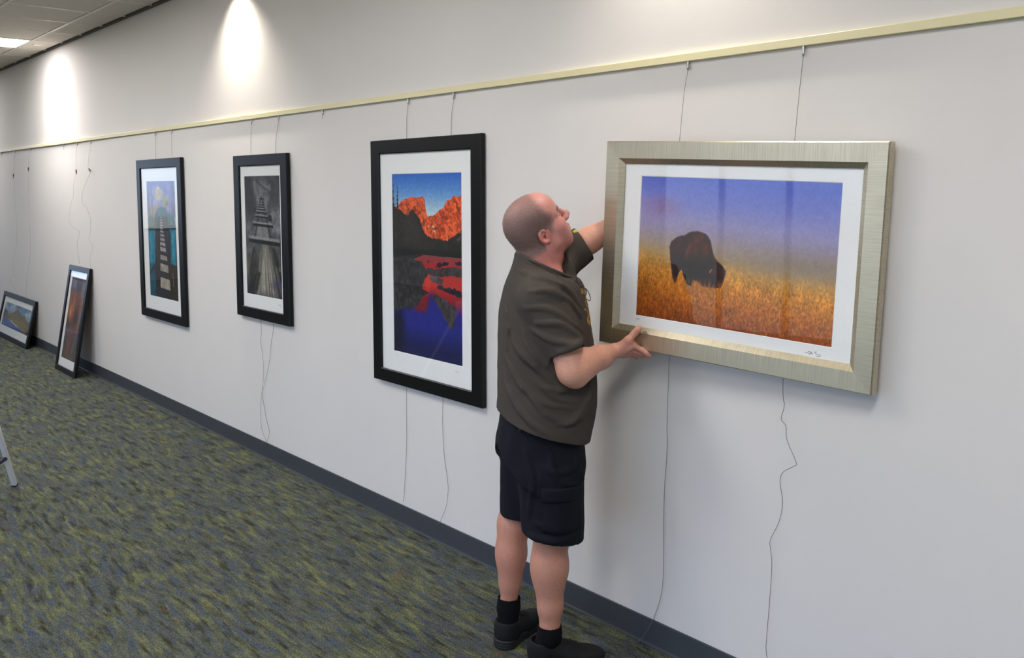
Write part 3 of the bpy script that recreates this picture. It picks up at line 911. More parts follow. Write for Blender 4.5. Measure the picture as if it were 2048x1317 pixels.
def paint_trestle():
    p = Paint(190, 296)
    p.k = 0.6
    U, V = p.U, p.V
    p.grad([(0, (64, 64, 68)), (0.2, (86, 86, 90)), (0.45, (98, 98, 100)), (0.62, (78, 77, 74)), (0.8, (74, 72, 66)), (1, (56, 56, 58))])
    p.ell(0.42, 0.16, 0.3, 0.2, (146, 146, 148), 0.6, 1.0)
    p.ell(0.9, 0.38, 0.35, 0.14, (138, 138, 142), 0.6, 0.9)
    n = vnoise(p.h, p.w, 16, 10, 3, 5, 0.6)
    p.tex(n, 0.5)
    p.poly([(0, 0), (0.212, -0.0005), (0.2809, 0.1586), (0.3504, 0.3056), (0.0622, 0.3809), (0.009, 0.266)], (44, 44, 48), 0.75, soft=0.1)
    p.poly([(0.9816, 0), (0.9741, 0.2493), (0.8558, 0.2403), (0.7434, 0.2311), (0.7103, 0.1537), (0.7916, 0.0644)], (58, 58, 62), 0.7, soft=0.08)
    p.poly([(0.5617, 0.0793), (0.7539, 0.0647), (0.7497, 0.1311), (0.6048, 0.1281)], (128, 128, 132), 0.6, soft=0.03)
    p.poly([(0.3304, 0.0219), (0.5611, 0.0882), (0.7873, 0.133), (0.7717, 0.142), (0.5447, 0.1018), (0.3137, 0.0333)], (50, 50, 52), 0.6, soft=0.015)
    # lit walkway below
    p.poly([(0.4984, 0.5631), (0.6153, 0.559), (0.749, 0.745), (0.8473, 0.9927), (0.262, 0.9996), (0.3984, 0.7613)], (166, 160, 146), 0.75, soft=0.14)
    st = vnoise(p.h, p.w, 3, 26, 17, 3)
    ang = np.arctan2(U - 0.52, V - 0.25)
    k = np.interp(ang, [-0.7, 0.7], [0, 1])
    rays = np.interp(k.ravel(), np.linspace(0, 1, 200), vnoise(2, 200, 1, 30, 5, 3)[0]).reshape(k.shape)
    p.tex(rays, 0.55, np.clip((V - 0.56) * 5, 0, 1))
    for a in ([(150,720),(168,716),(140,860),(124,930),(118,930)], [(290,720),(316,716),(340,800),(345,850),(318,850)], [(190,900),(205,905),(180,1050),(160,1048)], [(170,900),(180,905),(150,1040),(136,1036)]):
        p.poly([((x - 98) / 260.0, (y - 190) / 890.0) for x, y in a], (38, 38, 36), 0.8, soft=0.02)
    p.poly([(0.7015, 0.8941), (1.013, 0.8436), (1.01, 0.8993), (0.738, 0.9214)], (48, 52, 110), 0.45, soft=0.06)
    # trestle legs and cross beams
    for a in ([(212,360),(222,360),(192,560),(178,640),(168,640),(182,545)], [(226,360),(236,360),(270,520),(292,655),(276,655),(258,540)]):
        p.poly([((x - 98) / 260.0, (y - 190) / 890.0) for x, y in a], (48, 48, 50), 0.95, soft=0.012)
    p.poly([(0.3424, 0.4199), (0.6251, 0.4079), (0.6875, 0.5116), (0.2953, 0.5243)], (136, 134, 130), 0.7, soft=0.04)
    beams = [(204, 244, 350, 9), (198, 240, 398, 8), (192, 246, 414, 8), (190, 252, 432, 9), (184, 262, 454, 11), (176, 278, 486, 12), (156, 304, 545, 18), (121, 352, 664, 28)]
    for x0, x1, y, h_ in beams:
        q = lambda x, yy: ((x - 98) / 260.0, (yy - 190) / 890.0)
        sl = (x1 - x0) * 0.05
        p.poly([q(x0, y - h_ * 0.7 - sl), q(x1 - 8, y - h_ * 0.7 + sl * 0.3), q(x1, y + sl), q(x0 - 2, y)], (150, 150, 150), 0.8, soft=0.01)
        p.poly([q(x0, y - sl * 0.6), q(x1, y + sl * 0.6), q(x1, y + h_ + sl * 0.6), q(x0, y + h_ - sl * 0.6)], (22, 22, 24), 1, soft=0.01)
    p.poly([(0.6614, 0.3218), (0.7601, 0.3264), (0.7653, 0.3641), (0.7113, 0.3765), (0.6515, 0.3556)], (30, 30, 32), 0.9, rough=0.03, seed=9, freq=20)
    p.poly([(0.4703, 0.1655), (0.5016, 0.1651), (0.4993, 0.1989), (0.468, 0.1993)], (24, 24, 26), 0.9)
    p.tex(vnoise(p.h, p.w, 70, 46, 6, 2), 0.14)
    return p


def paint_canyon():
    p = Paint(80, 130)
    p.grad([(0, (58, 42, 62)), (0.14, (62, 46, 58)), (0.18, (112, 64, 36)), (0.4, (120, 62, 24)), (0.58, (84, 50, 30)), (0.66, (86, 80, 98)), (0.8, (84, 72, 66)), (1, (74, 70, 66))])
    st = vnoise(p.h, p.w, 3, 14, 4, 4)
    p.tex(st, 0.45, np.clip((p.V - 0.15) * 8, 0, 1))
    p.ell(0.2, 0.45, 0.14, 0.16, (232, 132, 34), 0.9, 1.0)
    p.ell(0.36, 0.3, 0.07, 0.2, (196, 116, 46), 0.55, 1.0)
    p.ell(0.6, 0.45, 0.2, 0.2, (44, 26, 16), 0.85, 0.9)
    p.poly([(0, 0.5), (0.18, 0.53), (0.3, 0.6), (0, 0.62)], (40, 34, 40), 0.8, soft=0.06)
    p.poly([(0.1, 0.02), (0.36, 0.03), (0.36, 0.15), (0.08, 0.12)], (128, 116, 150), 0.7, soft=0.03)  # pale rectangle: ceiling light reflection painted into the print
    p.poly([(0.72, 0.0), (1, 0.02), (1, 0.35), (0.9, 0.5), (0.74, 0.62), (0.86, 0.3), (0.70, 0.16)], (128, 124, 128), 0.7, soft=0.05)
    p.poly([(0.86, 0.3), (0.96, 0.4), (0.80, 0.75), (0.62, 1), (0.52, 1), (0.7, 0.7)], (124, 116, 112), 0.6, soft=0.05)
    p.poly([(0.3, 0.62), (0.62, 0.6), (0.55, 0.75), (0.4, 1), (0.2, 0.98)], (132, 78, 58), 0.75, soft=0.08)
    p.poly([(0.62, 0.62), (0.78, 0.5), (0.72, 0.66), (0.6, 0.72)], (150, 70, 60), 0.6, soft=0.04)
    p.tex(vnoise(p.h, p.w, 40, 26, 6, 3), 0.25)
    return p


def paint_shore():
    p = Paint(150, 62)
    U, V = p.U, p.V
    p.grad([(0, (52, 112, 150)), (0.3, (86, 142, 176)), (0.5, (120, 150, 170)), (1, (80, 110, 150))])
    cl = np.clip((vnoise(p.h, p.w, 4, 6, 4, 3) - 0.46) * 4, 0, 1) * np.clip((0.5 - V) * 4, 0, 1)
    p.fill(cl, (200, 202, 204), 0.8)
    hill = p.mask([(-0.1, 0.40), (0.1, 0.34), (0.24, 0.42), (0.34, 0.36), (0.5, 0.12), (0.58, 0.2), (0.66, 0.34), (0.76, 0.26), (0.86, 0.44), (1.1, 0.52), (1.1, 1.1), (0.8, 0.9), (0.5, 0.8), (-0.1, 0.75)], rough=0.03, seed=3, freq=20)
    p.fill(hill, (116, 100, 58))
    p.tex(vnoise(p.h, p.w, 12, 24, 7, 4), 0.45, hill)
    p.poly([(0.42, 0.3), (0.52, 0.16), (0.56, 0.3), (0.5, 0.6), (0.4, 0.6)], (92, 88, 84), 0.6, soft=0.06)
    p.poly([(0.6, 0.3), (0.68, 0.36), (0.66, 0.62), (0.58, 0.6)], (76, 76, 80), 0.6, soft=0.05)
    p.poly([(0.3, 0.62), (0.55, 0.58), (0.75, 0.66), (0.8, 0.78), (0.5, 0.74)], (140, 138, 44), 0.8, soft=0.06)
    p.poly([(0.0, 0.3), (0.1, 0.34), (0.08, 0.62), (-0.1, 0.75)], (34, 30, 44), 0.9, soft=0.04)
    lake = p.mask([(-0.1, 0.72), (0.05, 0.66), (0.3, 0.70), (0.5, 0.80), (0.72, 0.88), (0.84, 1.1), (-0.1, 1.1)], soft=0.01)
    p.fill(lake, (58, 92, 158))
    p.tex(vnoise(p.h, p.w, 20, 12, 9, 3), 0.3, lake)
    p.poly([(0.28, 0.69), (0.32, 0.69), (0.62, 0.83), (0.62, 0.86), (0.3, 0.72)], (228, 230, 232), 0.9, soft=0.005)
    p.poly([(0.7, 0.86), (1.1, 0.8), (1.1, 1.1), (0.84, 1.1)], (128, 96, 46), 0.9, soft=0.03, rough=0.05)
    p.poly([(0.93, 0.82), (1.1, 0.8), (1.1, 1.1), (0.92, 1.02)], (30, 26, 36), 0.9, soft=0.03)
    return p


# ------------------------------------------------------------------ framed pictures
def moulding(name, parent, mats, w, h, prof, wx, wz):
    """four mitred lengths; prof = (fraction of face width from the outer edge, depth towards the wall)"""
    def P(side, end, s, t):
        sx, sz = s * wx, s * wz
        if side == 0:
            return ((sx if end == 0 else w - sx), t, sz)
        if side == 2:
            return ((w - sx if end == 0 else sx), t, h - sz)
        if side == 1:
            return (w - sx, t, (sz if end == 0 else h - sz))
        return (sx, t, (h - sz if end == 0 else sz))
    for side in range(4):
        bm = bmesh.new()
        A = [bm.verts.new(P(side, 0, s, t)) for s, t in prof]
        B = [bm.verts.new(P(side, 1, s, t)) for s, t in prof]
        n = len(prof)
        for i in range(n):
            bm.faces.new((A[i], A[(i + 1) % n], B[(i + 1) % n], B[i]))
        bm.faces.new(A[::-1])
        bm.faces.new(B)
        obj(name, bm, mats[side % 2], parent)


def ribbon(bm, pts, y, wd=0.0012):
    pts = [Vector((p[0], y, p[1])) for p in pts]
    pts = smooth_path(pts, 4)
    L, R_ = [], []
    for i, q in enumerate(pts):
        d = (pts[min(i + 1, len(pts) - 1)] - pts[max(i - 1, 0)])
        nrm = Vector((-d.z, 0, d.x)).normalized() * wd / 2
        L.append(bm.verts.new(q + nrm))
        R_.append(bm.verts.new(q - nrm))
    for i in range(len(pts) - 1):
        bm.faces.new((L[i], R_[i], R_[i + 1], L[i + 1]))


def picture(name, label, mat_w, w, h, wx, wz, thick, img, paint, mats, prof, group=None, strokes=(), glass_d=0.009, hangers=True):
    root = empty(name)
    tag(root, label, 'picture', group)
    moulding('moulding', root, mats, w, h, prof, wx, wz)
    ix0, ix1, iz0, iz1 = img
    lip = 0.5
    gx, gz = wx * 0.97, wz * 0.97
    # backing board, mat with a bevelled window, paper, print, glazing
    obj('backing_board', bbox(gx, w - gx, glass_d + 0.008, thick - 0.002, gz, h - gz), M_BACK, root)
    ob, ot = 0.0025, 0.0025
    O = [(gx, gz), (w - gx, gz), (w - gx, h - gz), (gx, h - gz)]
    bz = 0.0025
    I = [(ix0 - ob, iz0 - bz), (ix1 + ob, iz0 - bz), (ix1 + ob, iz1 + ot), (ix0 - ob, iz1 + ot)]
    e = 0.0018
    J = [(I[0][0] + e, I[0][1] + e), (I[1][0] - e, I[1][1] + e), (I[2][0] - e, I[2][1] - e), (I[3][0] + e, I[3][1] - e)]
    bm = bmesh.new()
    vo = [bm.verts.new((x, glass_d + 0.0035, z)) for x, z in O]
    vi = [bm.verts.new((x, glass_d + 0.0035, z)) for x, z in I]
    vj = [bm.verts.new((x, glass_d + 0.0050, z)) for x, z in J]
    vb = [bm.verts.new((x, glass_d + 0.0050, z)) for x, z in O]
    for k in range(4):
        l = (k + 1) % 4
        bm.faces.new((vo[k], vo[l], vi[l], vi[k]))
        bm.faces.new((vi[k], vi[l], vj[l], vj[k]))
        bm.faces.new((vj[k], vj[l], vb[l], vb[k]))
        bm.faces.new((vb[k], vb[l], vo[l], vo[k]))
    obj('mat_board', bm, M_MAT, root)
    obj('paper', bbox(I[0][0] - 0.006, I[1][0] + 0.006, glass_d + 0.0056, glass_d + 0.0076, I[0][1] - 0.006, I[2][1] + 0.006), M_PAPER, root)
    ys = np.linspace(iz1, iz0, paint.h)
    xs = np.linspace(ix0, ix1, paint.w)
    X, Z = np.meshgrid(xs, ys)
    V = np.stack([X.ravel(), np.full(X.size, glass_d + 0.0053), Z.ravel()], 1)
    ii = np.arange(paint.h * paint.w).reshape(paint.h, paint.w)
    F = np.stack([ii[:-1, :-1], ii[1:, :-1], ii[1:, 1:], ii[:-1, 1:]], -1).reshape(-1, 4)
    me = np_mesh('print', V, F, False, lin(paint.C).reshape(-1, 3))
    link('print', me, M_PRINT, root)
    if strokes:
        bm = bmesh.new()
        for s_, wd in strokes:
            ribbon(bm, s_, glass_d + 0.0032, wd)
        obj('signature', bm, M_INK, root)['kind'] = 'stuff'
    bm = bmesh.new()
    box(bm, gx, w - gx, glass_d, glass_d + 0.002, gz, h - gz)
    obj('glazing', bm, M_GLASS, root)
    return root


FLAT = [(0, 0.003), (0.04, 0.0), (0.93, 0.0), (1.0, 0.003), (1.0, 0.0085), (0.95, 0.0088), (0.95, 0.026), (0, 0.026)]
BK = (M_BLACK, M_BLACK)


def scrib(x, z, s, seed):
    r = random.Random(seed)
    return [(x + k * s * 0.28, z + r.uniform(-0.5, 0.5) * s) for k in range(7)]


f1 = picture('framed_print', 'black framed print of a checkered path between teal drums, hung farthest from the man', None, 0.941, 1.260, 0.082, 0.070, 0.026,
             (0.189, 0.785, 0.178, 1.088), paint_path(), BK, FLAT)
f1.location = (-7.7119, -0.0325, 0.7253)
f2 = picture('framed_print', 'black framed black and white print of a wooden trestle, second from the man', None, 0.748, 1.051, 0.084, 0.069, 0.026,
             (0.138, 0.633, 0.155, 0.916), paint_trestle(), BK, FLAT, strokes=[(scrib(0.585, 0.118, 0.02, 3), 0.002)])
f2.location = (-5.8544, -0.0325, 0.917)
f3 = picture('framed_print', 'large black framed print of red peaks over a mountain lake, behind the man', None, 0.917, 1.249, 0.077, 0.069, 0.026,
             (0.181, 0.757, 0.172, 1.076), paint_lake(), BK, FLAT, strokes=[(scrib(0.70, 0.137, 0.015, 5), 0.0012), (scrib(0.20, 0.150, 0.008, 6), 0.001)])
f3.location = (-4.1612, -0.0325, 0.7493)
l1 = picture('framed_print', 'tall narrow black framed canyon print leaning on the floor against the wall', None, 0.655, 1.026, 0.056, 0.050, 0.026,
             (0.118, 0.584, 0.130, 0.912), paint_canyon(), BK, FLAT)
l1.location = (-9.7271, -0.210, 0.0048)
l1.rotation_euler = (-0.1751, 0, 0.0)
l2 = picture('framed_print', 'wide black framed lake and hills print leaning on the floor at the left edge', None, 1.46, 0.529, 0.062, 0.050, 0.026,
             (0.125, 1.378, 0.134, 0.412), paint_shore(), BK, FLAT)
l2.location = (-12.556, -0.152, 0.0064)
l2.rotation_euler = (-0.2332, 0, 0.0)

M_CH_X = metal_brushed('champagne_leaf_upright_lines', (198, 189, 165), 'z')
M_CH_Z = metal_brushed('champagne_leaf_level_lines', (198, 189, 165), 'x')
CHAMP = [(0, 0.0035), (0.045, 0.0), (0.76, 0.001), (1.0, 0.016), (1.0, 0.0225), (0.96, 0.0228), (0.96, 0.036), (0, 0.036)]
SIG = [([(0.8238, 0.0932), (0.8273, 0.0906), (0.8339, 0.0933), (0.837, 0.0969), (0.8407, 0.0928), (0.8377, 0.0875), (0.8341, 0.0901)], 0.0016),
       ([(0.841, 0.0881), (0.8446, 0.0966), (0.8477, 0.0892), (0.8503, 0.088)], 0.0016), ([(0.8425, 0.0915), (0.8483, 0.0917)], 0.0012),
       ([(0.862, 0.0994), (0.8555, 0.0968), (0.8608, 0.0929), (0.8726, 0.0902), (0.8745, 0.0873), (0.8664, 0.0844), (0.8595, 0.0872)], 0.0016)]
NUM = [([(0.1534, 0.1085), (0.1583, 0.1036), (0.1614, 0.1086)], 0.0012), ([(0.1629, 0.1033), (0.1671, 0.1103), (0.1697, 0.1033)], 0.0012)]
b1 = picture('framed_print', 'wide champagne framed bison print that the man is holding up', None, 1.0524, 0.747, 0.079, 0.080, 0.036,
             (0.153, 0.9075, 0.121, 0.623), paint_bison(), (M_CH_X, M_CH_Z), CHAMP, strokes=SIG + NUM, glass_d=0.018)
_a, _b, _c = 0.0665, -0.0059, 0.0374
Rz = Matrix.Rotation(_a, 3, 'Z')
Rx = Matrix.Rotation(_b, 3, 'X')
Ry = Matrix.Rotation(_c, 3, 'Y')
mm4 = (Rz @ Rx @ Ry).to_4x4()
mm4.translation = Vector((-2.401, -0.143, 1.178))
b1.matrix_world = mm4

# ------------------------------------------------------------------ white A-frame stand, one leg in view at the left edge
lad = empty('folding_stand', (-5.9725, -1.390, 0))
tag(lad, 'white metal leg of an A-frame stand cut off by the left edge', 'stand')
ap = Vector((0.4545, -0.25, 0.876))
feet = [Vector((0, 0, 0)), Vector((0.60, -0.41, 0)), Vector((0.78, -0.84, 0))]


def rail_bar(a, b, wd, dp, name, mat, parent, side):
    a, b = Vector(a), Vector(b)
    d = (b - a).normalized()
    s = (side - d * side.dot(d)).normalized()
    t = d.cross(s).normalized()
    bm = bmesh.new()
    q = []
    for p in (a, b):
        q.append([bm.verts.new(p + s * sx * wd / 2 + t * st * dp / 2) for sx, st in ((-1, -1), (1, -1), (1, 1), (-1, 1))])
    for k in range(4):
        bm.faces.new((q[0][k], q[0][(k + 1) % 4], q[1][(k + 1) % 4], q[1][k]))
    bm.faces.new(q[0][::-1])
    bm.faces.new(q[1])
    bmesh.ops.bevel(bm, geom=bm.edges[:], offset=0.002, segments=1, affect='EDGES')
    return obj(name, bm, mat, parent)


sv = (feet[1] - feet[0]).normalized()
for k, ft in enumerate(feet):
    d = (ap - ft).normalized()
    g = rail_bar(ft + d * 0.014, ap, 0.022, 0.028, 'leg', M_WHITE, lad, sv)
    rail_bar(ft + d * 0.006, ft + d * 0.018, 0.025, 0.031, 'foot_pad', M_RUBBER, g, sv)
p0, p1 = feet[0] + (ap - feet[0]) * 0.235, feet[1] + (ap - feet[1]) * 0.235
rail_bar(p0, p1, 0.02, 0.018, 'cross_bar', M_NAVY, lad, Vector((0, 0, 1)))
obj('top_block', bbox(ap.x - 0.03, ap.x + 0.03, ap.y - 0.03, ap.y + 0.03, ap.z - 0.03, ap.z + 0.03, bevel=0.006), M_WHITE, lad)

# ------------------------------------------------------------------ implicit-surface modelling for the man
# local axes of the man: u = the way his chest roughly faces, w = towards the gallery wall, z = up
def smin(a, b, k):
    if k <= 0:
        return np.minimum(a, b)
    h = np.maximum(k - np.abs(a - b), 0) / k
    return np.minimum(a, b) - h * h * k * 0.25


class Field:
    def __init__(s, lo, hi, h):
        s.lo = np.array(lo, np.float32)
        s.h = h
        s.n = np.ceil((np.array(hi) - s.lo) / h).astype(int) + 1
        s.V = np.full(tuple(s.n), 0.2, np.float32)

    def sub(s, lo, hi):
        a = np.clip(np.floor((np.array(lo) - s.lo) / s.h).astype(int), 0, s.n - 1)
        b = np.clip(np.ceil((np.array(hi) - s.lo) / s.h).astype(int) + 1, 1, s.n)
        b = np.maximum(b, a + 1)
        sl = tuple(slice(i, j) for i, j in zip(a, b))
        g = [(s.lo[k] + s.h * np.arange(a[k], b[k])).astype(np.float32) for k in range(3)]
        return sl, np.meshgrid(*g, indexing='ij', sparse=True)

    def add(s, prim, k=0.02):
        f, lo, hi = prim
        m_ = k + 3 * s.h + 0.004
        sl, X = s.sub(np.array(lo) - m_, np.array(hi) + m_)
        s.V[sl] = smin(s.V[sl], f(*X), k)
        return s

    def cut(s, prim, k=0.0):
        f, lo, hi = prim
        m_ = k + 3 * s.h + 0.004
        sl, X = s.sub(np.array(lo) - m_, np.array(hi) + m_)
        s.V[sl] = -smin(-s.V[sl], f(*X), k)
        return s

    def keep(s, f):
        sl, X = s.sub(s.lo, s.lo + s.h * s.n)
        s.V = np.maximum(s.V, np.broadcast_to(f(*X), s.V.shape)).astype(np.float32)
        return s

    def displace(s, f, band=0.03):
        idx = np.argwhere(np.abs(s.V) < band)
        P = s.lo + idx * s.h
        s.V[tuple(idx.T)] += f(P[:, 0], P[:, 1], P[:, 2]).astype(np.float32)
        return s

    def at(s, P):
        g = (np.asarray(P, np.float32) - s.lo) / s.h
        i = np.clip(np.round(g).astype(int), 0, s.n - 1)
        return s.V[tuple(i.T)]

    def mesh(s):
        V = s.V
        V[0], V[-1] = np.maximum(V[0], 0.01), np.maximum(V[-1], 0.01)
        V[:, 0], V[:, -1] = np.maximum(V[:, 0], 0.01), np.maximum(V[:, -1], 0.01)
        V[:, :, 0], V[:, :, -1] = np.maximum(V[:, :, 0], 0.01), np.maximum(V[:, :, -1], 0.01)
        I = V < 0
        cnt = np.zeros(tuple(d - 1 for d in V.shape), np.uint8)
        offs = [(a, b, c) for a in (0, 1) for b in (0, 1) for c in (0, 1)]
        for a, b, c in offs:
            cnt += I[a:V.shape[0] - 1 + a, b:V.shape[1] - 1 + b, c:V.shape[2] - 1 + c]
        act = (cnt > 0) & (cnt < 8)
        idx = np.argwhere(act)
        num = np.full(act.shape, -1, np.int32)
        num[act] = np.arange(len(idx))
        val = {o: V[idx[:, 0] + o[0], idx[:, 1] + o[1], idx[:, 2] + o[2]] for o in offs}
        acc = np.zeros((len(idx), 3))
        n = np.zeros(len(idx))
        for o in offs:
            for k in range(3):
                if o[k] == 0:
                    p = list(o)
                    p[k] = 1
                    a, b = val[o], val[tuple(p)]
                    cr = (a < 0) != (b < 0)
                    t = np.where(cr, a / np.where(cr, a - b, 1), 0)
                    q = np.array(o, float)[None].repeat(len(idx), 0)
                    q[:, k] = t
                    acc += q * cr[:, None]
                    n += cr
        P = s.lo + (idx + acc / n[:, None]) * s.h
        quads = []
        for k in range(3):
            a = [slice(None)] * 3
            b = [slice(None)] * 3
            a[k], b[k] = slice(0, -1), slice(1, None)
            A_, B_ = I[tuple(a)], I[tuple(b)]
            e = np.argwhere(A_ != B_)
            e = e[np.all(e >= 1, 1)]
            i1, i2 = [(1, 2), (2, 0), (0, 1)][k]
            d1, d2 = np.zeros(3, int), np.zeros(3, int)
            d1[i1], d2[i2] = 1, 1
            lim = np.array(num.shape) - 1
            e = e[np.all(e <= lim, 1)]
            c0, c1, c2, c3 = (num[tuple((e - d1 - d2).T)], num[tuple((e - d2).T)], num[tuple(e.T)], num[tuple((e - d1).T)])
            q = np.stack([c0, c1, c2, c3], 1)
            flip = ~A_[tuple(e.T)]
            q[flip] = q[flip][:, ::-1]
            quads.append(q)
        F = np.concatenate(quads)
        F = F[np.all(F >= 0, 1)]
        return P, F


def relax(P, F, it=2, lam=0.5):
    for _ in range(it):
        acc = np.zeros_like(P)
        n = np.zeros(len(P))
        for k in range(4):
            j = F[:, (k + 1) % 4]
            np.add.at(acc, F[:, k], P[j])
            np.add.at(n, F[:, k], 1)
            np.add.at(acc, j, P[F[:, k]])
            np.add.at(n, j, 1)
        P = P * (1 - lam) + lam * acc / np.maximum(n, 1)[:, None]
    return P


def normals(P, F):
    a = np.cross(P[F[:, 2]] - P[F[:, 0]], P[F[:, 3]] - P[F[:, 1]])
    N = np.zeros_like(P)
    for k in range(4):
        np.add.at(N, F[:, k], a)
    return N / (np.linalg.norm(N, axis=1, keepdims=True) + 1e-12)


def cap(a, b, ra, rb=None):
    a, b = np.array(a, np.float32), np.array(b, np.float32)
    rb = ra if rb is None else rb
    ba = b - a
    L2 = float(ba @ ba) + 1e-12

    def f(x, y, z):
        t = np.clip(((x - a[0]) * ba[0] + (y - a[1]) * ba[1] + (z - a[2]) * ba[2]) / L2, 0, 1)
        return np.sqrt((x - a[0] - t * ba[0]) ** 2 + (y - a[1] - t * ba[1]) ** 2 + (z - a[2] - t * ba[2]) ** 2) - (ra + (rb - ra) * t)
    R_ = max(ra, rb)
    return f, np.minimum(a, b) - R_, np.maximum(a, b) + R_


def ell(c, r, R3=None):
    """ellipsoid; R3 columns = its axes"""
    c, r = np.array(c, np.float32), np.array(r, np.float32)
    R3 = np.eye(3, dtype=np.float32) if R3 is None else np.array(R3, np.float32)

    def f(x, y, z):
        p = [x - c[0], y - c[1], z - c[2]]
        q = [(p[0] * R3[0, k] + p[1] * R3[1, k] + p[2] * R3[2, k]) / r[k] for k in range(3)]
        k0 = np.sqrt(q[0] ** 2 + q[1] ** 2 + q[2] ** 2)
        k1 = np.sqrt((q[0] / r[0]) ** 2 + (q[1] / r[1]) ** 2 + (q[2] / r[2]) ** 2) + 1e-9
        return k0 * (k0 - 1) / k1
    e = np.abs(R3) @ r
    return f, c - e, c + e


def chain(field, pts, rs, k=0.02):
    for i in range(len(pts) - 1):
        field.add(cap(pts[i], pts[i + 1], rs[i], rs[i + 1]), k)


def plane_cap(prim, p, nrm):
    """part of a primitive beyond a plane (positive side of nrm)"""
    f, lo, hi = prim
    p, nrm = np.array(p, np.float32), np.array(nrm, np.float32)
    nrm = nrm / np.linalg.norm(nrm)
    return (lambda x, y, z: np.maximum(f(x, y, z), -((x - p[0]) * nrm[0] + (y - p[1]) * nrm[1] + (z - p[2]) * nrm[2]))), lo, hi


def sec_stack(rows, inset=0.0, yaw=math.radians(14), wc=-0.13):
    """rows of (z, centre u, half depth, half breadth): smooth stacked oval sections"""
    R_ = np.array(rows, np.float32)
    cd, sd = math.cos(yaw), math.sin(yaw)

    def f(x, y, z):
        zz = np.clip(z, R_[0, 0], R_[-1, 0])
        cu = np.interp(zz, R_[:, 0], R_[:, 1])
        a = np.interp(zz, R_[:, 0], R_[:, 2]) - inset
        b = np.interp(zz, R_[:, 0], R_[:, 3]) - inset
        px, py = x - cu, y - wc
        dd = (px * cd + py * sd) / a
        ll = (-px * sd + py * cd) / b
        p = 2.35
        rr = (np.abs(dd) ** p + np.abs(ll) ** p) ** (1 / p)
        d = (rr - 1) * np.minimum(a, b) * 0.95
        return np.maximum(d, np.maximum(R_[0, 0] - z, z - R_[-1, 0]))
    m_ = R_[:, 2:].max()
    return f, np.array([R_[:, 1].min() - m_, wc - m_, R_[0, 0]]), np.array([R_[:, 1].max() + m_, wc + m_, R_[-1, 0]])


def refine(rows, n=40):
    """smooth interpolation of section rows in z"""
    R_ = np.array(rows, float)
    pts = [Vector(r[:3]).to_4d() for r in rows]
    z = np.linspace(R_[0, 0], R_[-1, 0], n)
    out = [z]
    for k in (1, 2, 3):
        y = np.interp(z, R_[:, 0], R_[:, k])
        for _ in range(2):
            y[1:-1] = 0.25 * y[:-2] + 0.5 * y[1:-1] + 0.25 * y[2:]
        out.append(y)
    return np.stack(out, 1)


def wob(seed, scale):
    rng = np.random.default_rng(seed)
    D = rng.normal(size=(6, 3))
    D /= np.linalg.norm(D, axis=1, keepdims=True)
    K = D * scale * rng.uniform(0.6, 1.6, (6, 1))
    ph = rng.uniform(0, 6.28, 6)

    def f(x, y, z):
        return sum(np.sin(K[i, 0] * x + K[i, 1] * y + K[i, 2] * z + ph[i]) for i in range(6)) / 6
    return f


def ray_w(field, u, z, start=-0.55):
    """first point of the surface when walking along +w at the given u, z"""
    ws = np.arange(start, 0.3, 0.002)
    P = np.stack([np.full_like(ws, u), ws, np.full_like(ws, z)], 1)
    v = field.at(P)
    i = np.argmax(v < 0)
    return ws[i] if v[i] < 0 else None


def folds(field, strokes, r=0.007, k=0.022, depth=0.004):
    for st in strokes:
        pts = []
        for q in smooth_path([Vector((u, 0, z)) for u, z in st], 5):
            w_ = ray_w(field, q.x, q.z)
            if w_ is not None:
                pts.append((q.x, w_ + depth, q.z))
        n = len(pts)
        for i in range(n - 1):
            t0, t1 = i / (n - 1), (i + 1) / (n - 1)
            e = lambda t: r * (0.35 + 0.65 * math.sin(math.pi * min(max(t, 0.02), 0.98)))
            if (Vector(pts[i]) - Vector(pts[i + 1])).length < 0.06:
                field.add(cap(pts[i], pts[i + 1], e(t0), e(t1)), k)


V3 = lambda *a: np.array(a, float)
man = empty('person', (-2.56056, -0.28426, 0.0))
man.rotation_euler = (0, 0, math.radians(49.401885))
tag(man, 'man in dark grey T-shirt and navy shorts holding up the bison picture', 'person')

# ---- joints
SH_R, EL_R, WR_R = V3(-0.010, -0.290, 1.368), V3(*(0.0955, -0.33, 1.13)), V3(*(0.2557, -0.17, 1.168))
SH_L, EL_L = V3(*(0.0591, -0, 1.477)), V3(*(0.2936, 0.022, 1.622))
HIP_R, KN_R, AN_R = V3(0.022, -0.215, 0.90), V3(*(0.0301, -0.21, 0.5171)), V3(*(0.022, -0.21, 0.1198))
HIP_L, KN_L, AN_L = V3(-0.04, -0.05, 0.90), V3(*(-0.1076, -0.035, 0.4807)), V3(*(-0.1291, -0.035, 0.1431))
yawT = math.radians(14)
fd = V3(math.cos(yawT), math.sin(yawT), 0)
lt = V3(-math.sin(yawT), math.cos(yawT), 0)
RT = np.stack([fd, lt, V3(0, 0, 1)], 1)

# ---- head frame: turned a little to the wall, tipped back, leaning to the camera side
HS = 1.025
hy, hp, hr = math.radians(13), math.radians(34), math.radians(12)
hf = V3(math.cos(hy), math.sin(hy), 0)
hl = V3(-math.sin(hy), math.cos(hy), 0)
hu = V3(0, 0, 1)
hf, hu = hf * math.cos(hp) + hu * math.sin(hp), hu * math.cos(hp) - hf * math.sin(hp)
hu, hl = hu * math.cos(hr) - hl * math.sin(hr), hl * math.cos(hr) + hu * math.sin(hr)
HO = V3(*(0.0062, -0.205, 1.583)) + hl * 0.076 * HS
HR = np.stack([hf, hl, hu], 1)
H = lambda x, y, z: HO + HS * (hf * x + hl * y + hu * z)


def hcap(a, b, ra, rb=None):
    return cap(H(*a), H(*b), ra * HS, (ra if rb is None else rb) * HS)


